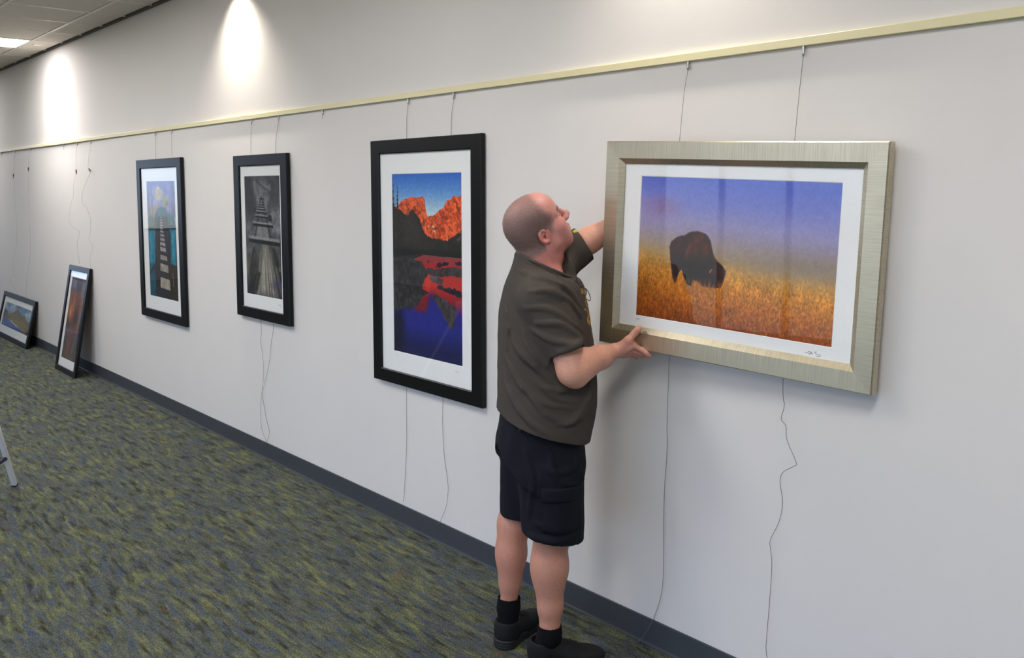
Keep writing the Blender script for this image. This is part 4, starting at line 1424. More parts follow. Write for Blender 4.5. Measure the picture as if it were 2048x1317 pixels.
def hell(c, r):
    return ell(H(*c), np.array(r) * HS, HR)


body = Field((-0.24, -0.42, 0.0), (0.52, 0.22, 1.80), 0.0029)
B = body
# torso under the clothes
B.add(ell(V3(-0.002, -0.13, 1.27), (0.128, 0.165, 0.20), RT), 0.03)
B.add(ell(V3(0.012, -0.13, 1.04), (0.155, 0.16, 0.20), RT), 0.06)
B.add(ell(V3(-0.006, -0.13, 0.88), (0.130, 0.145, 0.13), RT), 0.03)
# neck and trapezius
NB, NT_ = V3(*(-0.0179, -0.13, 1.444)), V3(*(-0.0288, -0.125, 1.548))
B.add(cap(NB - V3(0.0, 0, 0.04), NT_, 0.078, 0.070), 0.03)
B.add(cap(V3(*(0.0022, -0.125, 1.458)), V3(*(0.0097, -0.115, 1.53)), 0.060, 0.052), 0.03)
B.add(cap(NB + V3(-0.02, -0.02, -0.04), SH_R + V3(-0.01, 0.03, 0.0), 0.050, 0.045), 0.05)
B.add(cap(NB + V3(-0.02, 0.02, -0.01), SH_L + V3(-0.02, -0.02, 0.0), 0.055, 0.045), 0.05)
# head
B.add(hell((-0.004, 0, 0.060), (0.098, 0.076, 0.080)), 0.03)
B.add(hell((0.046, 0, 0.056), (0.050, 0.060, 0.062)), 0.03)
B.add(hell((-0.045, 0, 0.028), (0.055, 0.062, 0.060)), 0.03)
B.add(hell((0.046, 0, -0.012), (0.050, 0.058, 0.070)), 0.03)
for sy in (-1, 1):
    B.add(hell((0.060, sy * 0.040, -0.006), (0.030, 0.026, 0.024)), 0.02)
    B.add(hcap((0.012, sy * 0.050, -0.048), (0.072, sy * 0.019, -0.079), 0.018, 0.017), 0.03)
    B.add(hcap((0.015, sy * 0.050, -0.045), (0.02, sy * 0.058, 0.0), 0.022, 0.016), 0.03)
B.add(hell((0.071, 0, -0.081), (0.022, 0.026, 0.020)), 0.02)
B.add(hell((0.076, 0, -0.050), (0.028, 0.034, 0.030)), 0.02)
B.add(hcap((0.05, 0, -0.074), (0.0, 0, -0.080), 0.030, 0.052), 0.035)
for sy in (-1, 1):
    B.add(hell((0.058, sy * 0.033, -0.030), (0.030, 0.027, 0.037)), 0.03)
# brow, eye sockets, lids
for sy in (-1, 1):
    B.add(hcap((0.091, sy * 0.010, 0.040), (0.073, sy * 0.048, 0.040), 0.0085, 0.007), 0.014)
    B.cut(ell(H(0.099, sy * 0.031, 0.021), np.array((0.014, 0.018, 0.011)) * HS, HR), 0.014)
    B.add(ell(H(0.0795, sy * 0.031, 0.022), np.array((0.0125, 0.0140, 0.0125)) * HS, HR), 0.004)
# nose
B.add(hcap((0.094, 0, 0.034), (0.118, 0, 0.0), 0.0085, 0.0105), 0.014)
B.add(hell((0.1195, 0, -0.006), (0.0135, 0.0140, 0.0125)), 0.008)
for sy in (-1, 1):
    B.add(hell((0.108, sy * 0.013, -0.012), (0.013, 0.0085, 0.010)), 0.007)
    B.cut(hell((0.117, sy * 0.0065, -0.020), (0.006, 0.0035, 0.004)), 0.003)
# lips, philtrum, cheeks
for sy in (-1, 1):
    B.add(hcap((0.1040, 0, -0.044), (0.093, sy * 0.024, -0.050), 0.0060, 0.0035), 0.006)
    B.add(hcap((0.1010, 0, -0.055), (0.090, sy * 0.022, -0.053), 0.0070, 0.0035), 0.006)
    B.cut(hcap((0.1095, 0, -0.0495), (0.098, sy * 0.024, -0.0515), 0.0016, 0.0012), 0.004)
# ears
for sy in (-1, 1):
    ec = (-0.010, sy * 0.074, 0.002)
    B.add(hell(ec, (0.014, 0.008, 0.022)), 0.006)
    ring = []
    for k in range(13):
        t = math.radians(-60 + 265 * k / 12)
        ring.append((ec[0] + 0.003 - 0.0150 * math.sin(t), ec[1] + sy * (0.006 + 0.004 * math.sin(t)), ec[2] + 0.003 + 0.0235 * math.cos(t)))
    for k in range(12):
        B.add(hcap(ring[k], ring[k + 1], 0.0042, 0.0042), 0.004)
    B.add(hell((ec[0] + 0.008, ec[1] + sy * 0.003, ec[2] - 0.0225), (0.0075, 0.005, 0.008)), 0.005)
    B.cut(hell((ec[0] + 0.006, ec[1] + sy * 0.011, ec[2] - 0.001), (0.0075, 0.0115, 0.0115)), 0.003)
    B.add(hcap((ec[0] + 0.014, ec[1] + sy * 0.000, ec[2] - 0.004), (ec[0] + 0.013, ec[1] + sy * 0.002, ec[2] - 0.012), 0.005, 0.004), 0.004)

# right arm, holding the lower edge of the frame
chain(B, [SH_R, SH_R * 0.55 + EL_R * 0.45, EL_R], [0.062, 0.056, 0.046], 0.03)
B.add(cap(EL_R + V3(0.004, -0.004, -0.016), EL_R + V3(0.012, 0.0, -0.028), 0.036, 0.030), 0.04)
fx = WR_R - EL_R
chain(B, [EL_R, EL_R + fx * 0.28 + V3(0, 0, 0.004), EL_R + fx * 0.65, WR_R], [0.047, 0.0455, 0.0365, 0.0275], 0.04)
MC = [V3(*(0.3215, -0.176, 1.189)), V3(*(0.3204, -0.158, 1.169)), V3(*(0.3173, -0.141, 1.155)), V3(*(0.3102, -0.126, 1.145))]
for k, p in enumerate(MC):
    B.add(cap(WR_R + (p - WR_R) * 0.08 + V3(0, 0.008 * (k - 1), 0), p, 0.021, 0.0125 - 0.0008 * k), 0.012)
B.add(cap(WR_R * 0.45 + MC[0] * 0.55 + V3(0, 0, 0.004), WR_R * 0.35 + MC[3] * 0.65, 0.018, 0.015), 0.02)
fing = [([MC[0], V3(*(0.3525, -0.187, 1.173)), V3(*(0.3662, -0.193, 1.163)), V3(*(0.3784, -0.19, 1.154))], [0.0115, 0.0098, 0.0088, 0.0078]),
        ([MC[1], V3(*(0.3505, -0.164, 1.159)), V3(*(0.3662, -0.156, 1.149)), V3(*(0.3777, -0.14, 1.142))], [0.0112, 0.0098, 0.0088, 0.0078]),
        ([MC[2], V3(*(0.3444, -0.143, 1.148)), V3(*(0.359, -0.131, 1.138)), V3(*(0.3687, -0.114, 1.135))], [0.0108, 0.0092, 0.0083, 0.0074]),
        ([MC[3], V3(*(0.3309, -0.122, 1.141)), V3(*(0.3417, -0.11, 1.133)), V3(*(0.3509, -0.097, 1.132))], [0.0098, 0.0084, 0.0075, 0.0068])]
for pts, rs in fing:
    chain(B, pts, rs, 0.0045)
TH = [V3(*(0.2707, -0.18, 1.179)), V3(*(0.302, -0.186, 1.208)), V3(*(0.3241, -0.18, 1.231)), V3(*(0.3369, -0.184, 1.246)), V3(*(0.3419, -0.186, 1.254))]
chain(B, TH, [0.018, 0.0138, 0.0115, 0.0112, 0.0095], 0.008)
B.add(cap(TH[1], MC[0], 0.009, 0.009), 0.014)        # web between thumb and index finger

# left arm, passing behind the frame along the wall
chain(B, [SH_L, SH_L * 0.45 + EL_L * 0.55 + V3(-0.008, 0.026, 0), EL_L], [0.062, 0.046, 0.038], 0.03)
WR_L = EL_L + V3(0.120, -0.140, 0.085)
chain(B, [EL_L, EL_L * 0.7 + WR_L * 0.3, WR_L], [0.040, 0.036, 0.025], 0.02)
hd = (WR_L - EL_L) / np.linalg.norm(WR_L - EL_L)
HC = WR_L + hd * 0.075
hup = V3(0.03, -0.02, 1.0)
hup = hup - hd * (hup @ hd)
hup /= np.linalg.norm(hup)
for k in range(4):
    mcp = HC + hup * (0.030 - 0.020 * k)
    B.add(cap(WR_L + hup * (0.010 - 0.007 * k), mcp, 0.014, 0.0105), 0.012)
    ln = (0.070, 0.078, 0.072, 0.056)[k]
    p1 = mcp + hd * ln * 0.5 + hup * 0.002
    p2 = mcp + hd * ln * 0.95 + hup * 0.001 + V3(-0.006, -0.006, 0)
    chain(B, [mcp, p1, p2], [0.0098, 0.0088, 0.0074], 0.004)
chain(B, [WR_L + hup * 0.012, WR_L + hd * 0.03 + hup * 0.038, WR_L + hd * 0.06 + hup * 0.058, WR_L + hd * 0.085 + hup * 0.068], [0.015, 0.0125, 0.0105, 0.0085], 0.008)

# legs and feet
for hip, kn, an, side in ((HIP_R, KN_R, AN_R, 0), (HIP_L, KN_L, AN_L, 1)):
    s_ = 1.0 if side == 0 else 0.85
    chain(B, [hip, kn], [0.068, 0.062 * s_], 0.03)
    ax = an - kn
    chain(B, [kn, kn + ax * 0.35, kn + ax * 0.72, an], [0.058 * s_, 0.055 * s_, 0.042 * s_, 0.037 * s_], 0.03)
    bk = V3(-1, 0, 0) if side == 0 else V3(-0.55, -0.83, 0)
    B.add(ell(kn + ax * 0.34 + bk * 0.014, (0.054 * s_, 0.054 * s_, 0.11)), 0.05)
    B.add(ell(kn + V3(0.0, 0, 0.0) - bk * 0.012, (0.055, 0.052, 0.06)), 0.04)
FOOT = ((V3(-0.060, -0.205, 0), V3(1.0, 0.06, 0)), (V3(-0.165, -0.092, 0), V3(0.55, 0.835, 0)))
for (hl0, fdir), an in zip(FOOT, (AN_R, AN_L)):
    fdir = fdir / np.linalg.norm(fdir)
    chain(B, [an, hl0 + fdir * 0.05 + V3(0, 0, 0.05), hl0 + fdir * 0.20 + V3(0, 0, 0.035)], [0.036, 0.030, 0.022], 0.02)

P, F = B.mesh()
P = relax(P, F, 1, 0.35)
Nn = normals(P, F)
del body


def sst(a, b, x):
    t = np.clip((x - a) / (b - a), 0, 1)
    return t * t * (3 - 2 * t)


# skin colouring: head masks in head coordinates
Q_ = (P - HO) @ HR / HS
hx, hyy, hz = Q_[:, 0], Q_[:, 1], Q_[:, 2]
headm = sst(-0.14, -0.09, hz) * (np.linalg.norm(Q_, axis=1) < 0.19)
n1 = wob(3, 90)(*P.T) * 0.5 + wob(5, 220)(*P.T) * 0.35
col = np.tile(np.array((205.0, 152, 131)), (len(P), 1))


def tint(mask, c):
    global col
    col = col * (1 - mask[:, None]) + np.array(c, float) * mask[:, None]


tint(headm * 0.85, (200, 139, 132))
neckm = np.exp(-((P[:, 2] - 1.49) / 0.06) ** 2) * (np.abs(P[:, 1] + 0.13) < 0.11) * (P[:, 0] < 0.13)
tint(neckm * 0.6, (192, 118, 108))
legm = sst(0.60, 0.50, P[:, 2])
tint(legm * 0.8, (190, 134, 114))
tint(np.clip(n1, 0, 1) * 0.25, (190, 122, 106))
# buzz-cut area
line = 0.040 + 0.35 * np.clip(0.10 - hz, 0, 0.1) * 0 + 0.02 * np.exp(-((hz - 0.045) / 0.03) ** 2) + n1 * 0.008
hairm = sst(line + 0.012, line - 0.022, hx) * sst(-0.055, -0.030, hz + np.where(hx > -0.018, -0.048, 0.0) + 0.2 * np.clip(hx, 0, 1)) * headm
hairm *= np.where((np.abs(hyy) > 0.0735) & (hz < 0.030) & (hx > -0.028) & (hx < 0.02), 0, 1)
tint(hairm * (0.80 - 0.22 * sst(0.07, 0.135, hz)), (112, 95, 90))
tint(headm * np.exp(-((hx - 0.07) / 0.03) ** 2 - ((hz + 0.01) / 0.03) ** 2) * 0.18, (196, 112, 106))
ear_ = headm * (np.abs(hyy) > 0.0735) * (hx > -0.028) * (hx < 0.014) * (np.abs(hz) < 0.026)
tint(ear_ * 0.55, (206, 122, 112))
bm_ = headm * np.exp(-((hx - 0.10) / 0.022) ** 2 - ((hz + 0.066) / 0.028) ** 2) * (np.abs(hyy) < 0.04)
tint(np.clip(bm_, 0, 1) * 0.35, (140, 108, 98))
lipm = headm * np.exp(-((hz + 0.0495) / 0.008) ** 2) * (hx > 0.093) * (np.abs(hyy) < 0.026)
tint(np.clip(lipm, 0, 1) * 0.7, (176, 98, 94))
for sy in (-1, 1):
    br = headm * np.exp(-((hz - 0.044) / 0.0055) ** 2) * (hx > 0.068) * sst(0.006, 0.012, hyy * sy) * sst(0.054, 0.046, hyy * sy)
    tint(np.clip(br, 0, 1) * 0.95, (74, 54, 46))
    slit = headm * np.exp(-((hz - 0.0215) / 0.0022) ** 2 - ((hyy - sy * 0.031) / 0.011) ** 2) * (hx > 0.08)
    tint(np.clip(slit, 0, 1) * 0.9, (60, 40, 36))
cc = headm * np.exp(-((hx + 0.004) / 0.007) ** 2 - ((hz - 0.001) / 0.009) ** 2) * (np.abs(hyy) < 0.0775) * (np.abs(hyy) > 0.06)  # ear hollow: shade put into the skin colour
tint(np.clip(cc, 0, 1) * 0.6, (96, 44, 42))
# thumb nail
tn = TH[4] + V3(-0.002, -0.007, 0.0)
tint(np.exp(-(np.linalg.norm(P - tn, axis=1) / 0.0065) ** 4) * 0.6, (226, 168, 158))
handm = np.exp(-(np.linalg.norm(P - MC[0], axis=1) / 0.07) ** 4)
tint(handm * 0.35, (206, 140, 126))
M_SKIN = attr_mat('skin', 0.48, 0.4, 0.10, 0.09, 140, 0.22, 420)
me = np_mesh('body', P, F, True, lin(col))
link('body', me, M_SKIN, man)

# buzz-cut hair: thousands of tiny bristles
rng = np.random.default_rng(8)
cand = np.where(rng.random(len(P)) < hairm * np.where(hz > 0.115, 0.35, 0.75))[0]
cand = np.repeat(cand, 2)
rng.shuffle(cand)
cand = cand[:26000]
root_ = P[cand] + rng.normal(size=(len(cand), 3)) * 0.0012
dirn = Nn[cand] + rng.normal(size=(len(cand), 3)) * 0.45 + hf * 0.25 - hu * 0.2
dirn /= np.linalg.norm(dirn, axis=1, keepdims=True)
ta = np.cross(dirn, rng.normal(size=(len(cand), 3)))
ta /= np.linalg.norm(ta, axis=1, keepdims=True)
tb = np.cross(dirn, ta)
ln = rng.uniform(0.0014, 0.0030, (len(cand), 1))
rr = 0.00024
base_ = root_ - Nn[cand] * 0.0010
HV = np.stack([base_ + ta * rr, base_ - ta * rr * 0.5 + tb * rr * 0.87, base_ - ta * rr * 0.5 - tb * rr * 0.87, base_ + dirn * (ln + 0.001)], 1).reshape(-1, 3)
k4 = np.arange(len(cand))[:, None] * 4
HF = np.concatenate([k4 + np.array([[0, 1, 3]]), k4 + np.array([[1, 2, 3]]), k4 + np.array([[2, 0, 3]])])
hc = np.where(rng.random((len(cand), 1)) < 0.5, np.array([[172, 162, 156]]), np.array([[72, 58, 50]])) * rng.uniform(0.8, 1.15, (len(cand), 1))
M_HAIR = attr_mat('buzzed_hair', 0.6, 0.3)
hair = link('hair', np_mesh('hair', HV, HF, False, lin(np.repeat(hc, 4, 0))), M_HAIR, man)
hair['kind'] = 'stuff'
hair['label'] = 'grey-brown buzz-cut hair'

# eyes
for sy in (-1, 1):
    bm = bmesh.new()
    bmesh.ops.create_uvsphere(bm, u_segments=20, v_segments=12, radius=0.0118 * HS)
    c = H(0.0795, sy * 0.031, 0.0215)
    bmesh.ops.translate(bm, vec=Vector(c), verts=bm.verts)
    obj('eye', bm, plain('eyeball', (214, 206, 200), 0.15), man, True)

# ---- T-shirt
rows = refine([(0.78, -0.010, 0.156, 0.196), (0.815, -0.004, 0.162, 0.198), (0.89, 0.005, 0.171, 0.200), (0.98, 0.013, 0.177, 0.198), (1.053, 0.013, 0.177, 0.192),
               (1.18, 0.008, 0.172, 0.192), (1.308, 0.000, 0.157, 0.190), (1.40, 0.003, 0.142, 0.165), (1.46, -0.004, 0.114, 0.120), (1.50, -0.010, 0.094, 0.096), (1.535, -0.014, 0.080, 0.084)], 60)
sh = Field((-0.26, -0.46, 0.74), (0.30, 0.20, 1.66), 0.0042)
sh.add(sec_stack(rows), 0.0)
S1 = NB + V3(-0.01, -0.03, -0.055)
sh.add(cap(S1, SH_R + V3(0, 0.02, 0.0), 0.060, 0.068), 0.05)
sh.add(cap(S1 + V3(0, 0.06, 0), SH_L + V3(0, -0.02, -0.012), 0.062, 0.066), 0.05)
hemR = (V3(*(0.0225, -0.345, 1.173)) + V3(*(0.1293, -0.31, 1.214))) / 2
axR = hemR - SH_R
axR = axR / np.linalg.norm(axR)
endR = hemR + axR * 0.03
sh.add(plane_cap(cap(SH_R, endR, 0.076, 0.066), hemR, -axR), 0.035)
hemL = V3(*(0.1604, 0.025, 1.543))
axL = EL_L - SH_L
axL = axL / np.linalg.norm(axL)
sh.add(plane_cap(cap(SH_L - axL * 0.02, hemL + V3(-0.004, 0.006, 0) + axL * 0.03, 0.078, 0.070), hemL, -axL), 0.03)
fold_list = [[(-0.0551, 1.402), (0.0091, 1.405), (0.0786, 1.367), (0.1223, 1.31)], [(0.009, 1.436), (0.0697, 1.41), (0.1221, 1.345)], [(-0.069, 1.346), (0.0092, 1.346), (0.0876, 1.296), (0.1278, 1.258)],
             [(-0.0481, 1.27), (0.0269, 1.24), (0.1053, 1.226)], [(0.0444, 1.2), (0.0966, 1.222), (0.1262, 1.233)], [(-0.0307, 1.296), (0.0441, 1.296), (0.1052, 1.258)],
             [(-0.0517, 1.506), (0.0176, 1.457), (0.0872, 1.393)], [(-0.0863, 1.462), (-0.017, 1.443), (0.0436, 1.443)],
             [(-0.1212, 1.262), (-0.0864, 1.191), (-0.0253, 1.129)], [(-0.1039, 1.209), (-0.034, 1.141), (0.0536, 1.067), (0.1325, 1.04)], [(-0.1388, 1.165), (-0.0865, 1.076), (-0.0076, 1.014), (0.089, 0.9919)],
             [(-0.0777, 1.262), (-0.0515, 1.2), (0.0184, 1.129)], [(-0.0252, 1.085), (0.0362, 1.031), (0.1064, 1.013)], [(-0.0479, 1.031), (0.0188, 0.9634), (0.1067, 0.949), (0.1592, 0.9865)],
             [(-0.1477, 1.111), (-0.118, 1.031), (-0.0602, 0.951), (0.0102, 0.9025)], [(0.0365, 0.9383), (0.0979, 0.9454), (0.1555, 1.013)], [(0.1319, 1.155), (0.155, 1.084), (0.159, 1.013)],
             [(-0.0077, 1.067), (0.0501, 1.056), (0.1236, 1.07)], [(-0.1349, 1.367), (-0.1247, 1.279), (-0.1318, 1.191)]]
folds(sh, fold_list, 0.0070, 0.014, 0.0022)
w1, w2 = wob(21, 45), wob(22, 110)
sh.displace(lambda x, y, z: 0.0028 * w1(x, y * 1.2, z * 1.3) + 0.0010 * w2(x, y, z))
# hem: the back rides up, the belly side drops
hn = V3(0.30, -0.17, 1.0)
hp0 = V3(*(0.0708, -0.3, 0.8649))
sh.keep(lambda x, y, z: ((hp0[0] - x) * 0.30 + (y - hp0[1]) * 0.03 + (hp0[2] - z)) * 0.95)
inner = sec_stack(rows - np.array([0, 0, 0.015, 0.015]), 0.0)
sh.cut((lambda x, y, z: np.maximum(inner[0](x, y, z), z - 0.93), inner[1], np.array([inner[2][0], inner[2][1], 0.93])), 0.0)
sh.cut(cap(hemR - axR * 0.05, endR + axR * 0.03, 0.056, 0.058), 0.0)
sh.cut(cap(hemL - axL * 0.005, hemL + axL * 0.08, 0.056, 0.060), 0.0)
# neck opening with a ribbed collar
cB, cF_ = V3(*(-0.0922, -0.13, 1.516)), V3(*(0.0861, -0.12, 1.437))
cn = V3(*(-0.0071, -0.13, 1.478))
cx = (cF_ - cB) / np.linalg.norm(cF_ - cB)
cy = V3(-0.1, 1, 0.0)
cy = cy - cx * (cy @ cx)
cy /= np.linalg.norm(cy)
cz = np.cross(cx, cy)
cz = cz if cz[2] > 0 else -cz
ra_, rb_ = np.linalg.norm(cF_ - cB) / 2, 0.083
nx_ = 40
ringp = [cn + cx * math.cos(t) * ra_ + cy * math.sin(t) * rb_ + V3(0, 0, -0.018 * math.sin(t) ** 2) for t in (2 * math.pi * k / nx_ for k in range(nx_))]
Rc = np.stack([cx, cy, cz], 1)
sh.cut(ell(cn + cz * 0.060, (ra_ + 0.004, rb_ + 0.006, 0.072), Rc), 0.008)
sh.cut(cap(cn + cz * 0.09, cn + cz * 0.2, 0.10, 0.14), 0.01)
sh.displace(lambda x, y, z: -0.0022 * ((x - cn[0]) * cz[0] + (y - cn[1]) * cz[1] + (z - cn[2]) * cz[2] > -0.013) * (np.hypot(x - cn[0], (y - cn[1]) * 0.8) < 0.125) * (y < -0.08), 0.012)
sh.keep(lambda x, y, z: (x - cn[0]) * cz[0] + (y - cn[1]) * cz[1] + (z - cn[2]) * cz[2] - 6.0 * np.maximum(0, y + 0.10) - 0.004 + 0.25 * np.maximum(0, -0.19 - y))
sp, sf = sh.mesh()
sp = relax(sp, sf, 1, 0.3)
scol = np.tile(np.array((70.0, 64, 59)), (len(sp), 1))
g = wob(40, 160)(*sp.T)
dcoord = (sp - V3(0, -0.13, 0)) @ fd
lcoord = (sp - V3(0, -0.13, 0)) @ lt
pr = (dcoord > 0.10) & (sp[:, 2] > 1.27) & (sp[:, 2] < 1.40) & (np.abs(lcoord) < 0.145) & (np.abs(g) < 0.18)
scol[pr] = (150, 122, 56)
pr2 = (dcoord > 0.12) & (sp[:, 2] > 1.19) & (sp[:, 2] < 1.245) & (lcoord < 0.02) & (lcoord > -0.11) & (np.abs(wob(41, 210)(*sp.T)) < 0.2)
scol[pr2] = (168, 138, 62)
sl_ = np.linalg.norm(sp - (V3(*(0.1237, -0.01, 1.597))), axis=1) < 0.012
scol[sl_] = (176, 168, 40)
M_SHIRT = attr_mat('cotton_jersey', 0.9, 0.2, 0, 0.07, 130, 0.25, 900)
shirt = link('shirt', np_mesh('shirt', sp, sf, True, lin(scol)), M_SHIRT, man)
edge = []
for k in range(48):
    t = 2 * math.pi * k / 48
    d_ = cx * math.cos(t) + cy * math.sin(t)
    rad = np.arange(0.075, 0.135, 0.0015)
    pts_ = cn[None] + d_[None] * rad[:, None] - cz * 0.010
    inside = sh.at(pts_) < 0
    r_ = rad[np.where(inside)[0].max()] if inside.any() else 0.09
    if math.sin(t) > 0.25:
        r_ = 0.088
    edge.append([r_, d_])
for _ in range(3):
    rr_ = [e[0] for e in edge]
    for k in range(48):
        edge[k][0] = 0.25 * rr_[k - 1] + 0.5 * rr_[k] + 0.25 * rr_[(k + 1) % 48]
ringp = [Vector(cn + d_ * (r_ - 0.004) + cz * 0.001) for r_, d_ in edge]
bm = bmesh.new()
tube(bm, ringp + [ringp[0]], 0.0055, 8, False)
obj('collar', bm, plain('collar_rib', (66, 60, 56), 0.9, var=0.1, scale=200), shirt, True)

# ---- cargo shorts
rows2 = refine([(0.66, -0.006, 0.150, 0.172), (0.74, -0.006, 0.160, 0.184), (0.82, -0.010, 0.156, 0.176), (0.90, -0.008, 0.150, 0.170), (0.99, 0.000, 0.140, 0.162)], 30)
so = Field((-0.24, -0.42, 0.42), (0.24, 0.14, 1.02), 0.0042)
tR = (V3(0.026, -0.214, 0.70), V3(0.036, -0.222, 0.42))
tL = (V3(-0.050, -0.050, 0.78), V3(-0.074, -0.040, 0.44))
so.add(sec_stack(rows2), 0.0)
so.keep(lambda x, y, z: 0.70 + 0.12 * np.clip(1 - np.abs(y + 0.13) / 0.2, 0, 1) - z)
so.add(cap(tR[0], tR[1], 0.119, 0.110), 0.05)
sL = Field((-0.24, -0.42, 0.42), (0.24, 0.14, 1.02), 0.0042)
so.add(cap(tL[0], tL[1], 0.110, 0.087), 0.06)
del sL
sfold = [[(-0.0654, 0.8343), (-0.0424, 0.7258), (-0.0548, 0.5985)], [(0.0192, 0.8252), (0.0371, 0.7439), (0.1079, 0.7166)], [(-0.0246, 0.5802), (0.0376, 0.5582), (0.1264, 0.5709)], [(-0.0512, 0.529), (0.0199, 0.5216), (0.1266, 0.5251)],
         [(0.1072, 0.8521), (0.1164, 0.7799), (0.1343, 0.7256)], [(-0.0072, 0.7801), (0.0547, 0.7619), (0.1252, 0.7799)]]
folds(so, sfold, 0.005, 0.018, 0.003)
w3 = wob(31, 60)
so.displace(lambda x, y, z: 0.0025 * w3(x, y, z * 0.7) + 0.0008 * w2(x, y, z))
hR0, hR1 = V3(*(-0.0738, -0.24, 0.5174)), V3(*(0.1465, -0.21, 0.487))
slope = (hR1[2] - hR0[2]) / (hR1[0] - hR0[0])
hl_z = (-0.1228, -0.06, 0.5192)[2]
so.keep(lambda x, y, z: np.where(y < -0.128, hR0[2] + slope * (x - hR0[0]), hl_z) - z + 0 * x)
so.cut(cap(tR[1] + (tR[0] - tR[1]) * 0.45, tR[1] - V3(0, 0, 0.04), 0.098, 0.104), 0.0)
so.cut(cap(tL[1] + (tL[0] - tL[1]) * 0.45, tL[1] - V3(0, 0, 0.04), 0.076, 0.080), 0.0)
so.keep(lambda x, y, z: z - 0.965 + 0 * x + 0 * y)
qp, qf = so.mesh()
qp = relax(qp, qf, 1, 0.3)
M_SHORTS = plain('navy_twill', (19, 20, 29), 0.85, var=0.12, scale=160, bump=0.25, spec=0.2)
shorts = link('shorts', np_mesh('shorts', qp, qf, True), M_SHORTS, man)


def patch(name, u0, u1, z0, z1, out, mat):
    """a cloth patch that follows the shorts' surface"""
    nu, nz = 12, 8
    bm = bmesh.new()
    fr, bk_ = [], []
    for j in range(nz):
        for i in range(nu):
            u, z = u0 + (u1 - u0) * i / (nu - 1), z0 + (z1 - z0) * j / (nz - 1)
            w_ = ray_w(so, u, z)
            w_ = -0.2 if w_ is None else w_
            e = out if 0 < i < nu - 1 and 0 < j < nz - 1 else out * 0.55
            fr.append(bm.verts.new((u, w_ - e, z)))
            bk_.append(bm.verts.new((u, w_ + 0.004, z)))
    I_ = lambda i, j: j * nu + i
    for j in range(nz - 1):
        for i in range(nu - 1):
            bm.faces.new((fr[I_(i, j)], fr[I_(i + 1, j)], fr[I_(i + 1, j + 1)], fr[I_(i, j + 1)]))
            bm.faces.new((bk_[I_(i, j + 1)], bk_[I_(i + 1, j + 1)], bk_[I_(i + 1, j)], bk_[I_(i, j)]))
    for i in range(nu - 1):
        bm.faces.new((bk_[I_(i, 0)], bk_[I_(i + 1, 0)], fr[I_(i + 1, 0)], fr[I_(i, 0)]))
        bm.faces.new((fr[I_(i, nz - 1)], fr[I_(i + 1, nz - 1)], bk_[I_(i + 1, nz - 1)], bk_[I_(i, nz - 1)]))
    for j in range(nz - 1):
        bm.faces.new((fr[I_(0, j)], fr[I_(0, j + 1)], bk_[I_(0, j + 1)], bk_[I_(0, j)]))
        bm.faces.new((bk_[I_(nu - 1, j)], bk_[I_(nu - 1, j + 1)], fr[I_(nu - 1, j + 1)], fr[I_(nu - 1, j)]))
    return obj(name, bm, mat, shorts, True)


patch('cargo_pocket', -0.008, 0.118, 0.545, 0.700, 0.006, M_SHORTS)
patch('pocket_flap', -0.012, 0.122, 0.658, 0.712, 0.011, M_SHORTS)
bx_ = (-0.0866, 0.9044)
wbt = ray_w(so, bx_[0] - 0.004, bx_[1])
bm = bmesh.new()
cyl(bm, (bx_[0], (wbt or -0.25) - 0.004, bx_[1]), (bx_[0], (wbt or -0.25) + 0.002, bx_[1]), 0.0055, 14)
obj('pocket_button', bm, plain('horn_button', (52, 50, 54), 0.4), shorts, True)

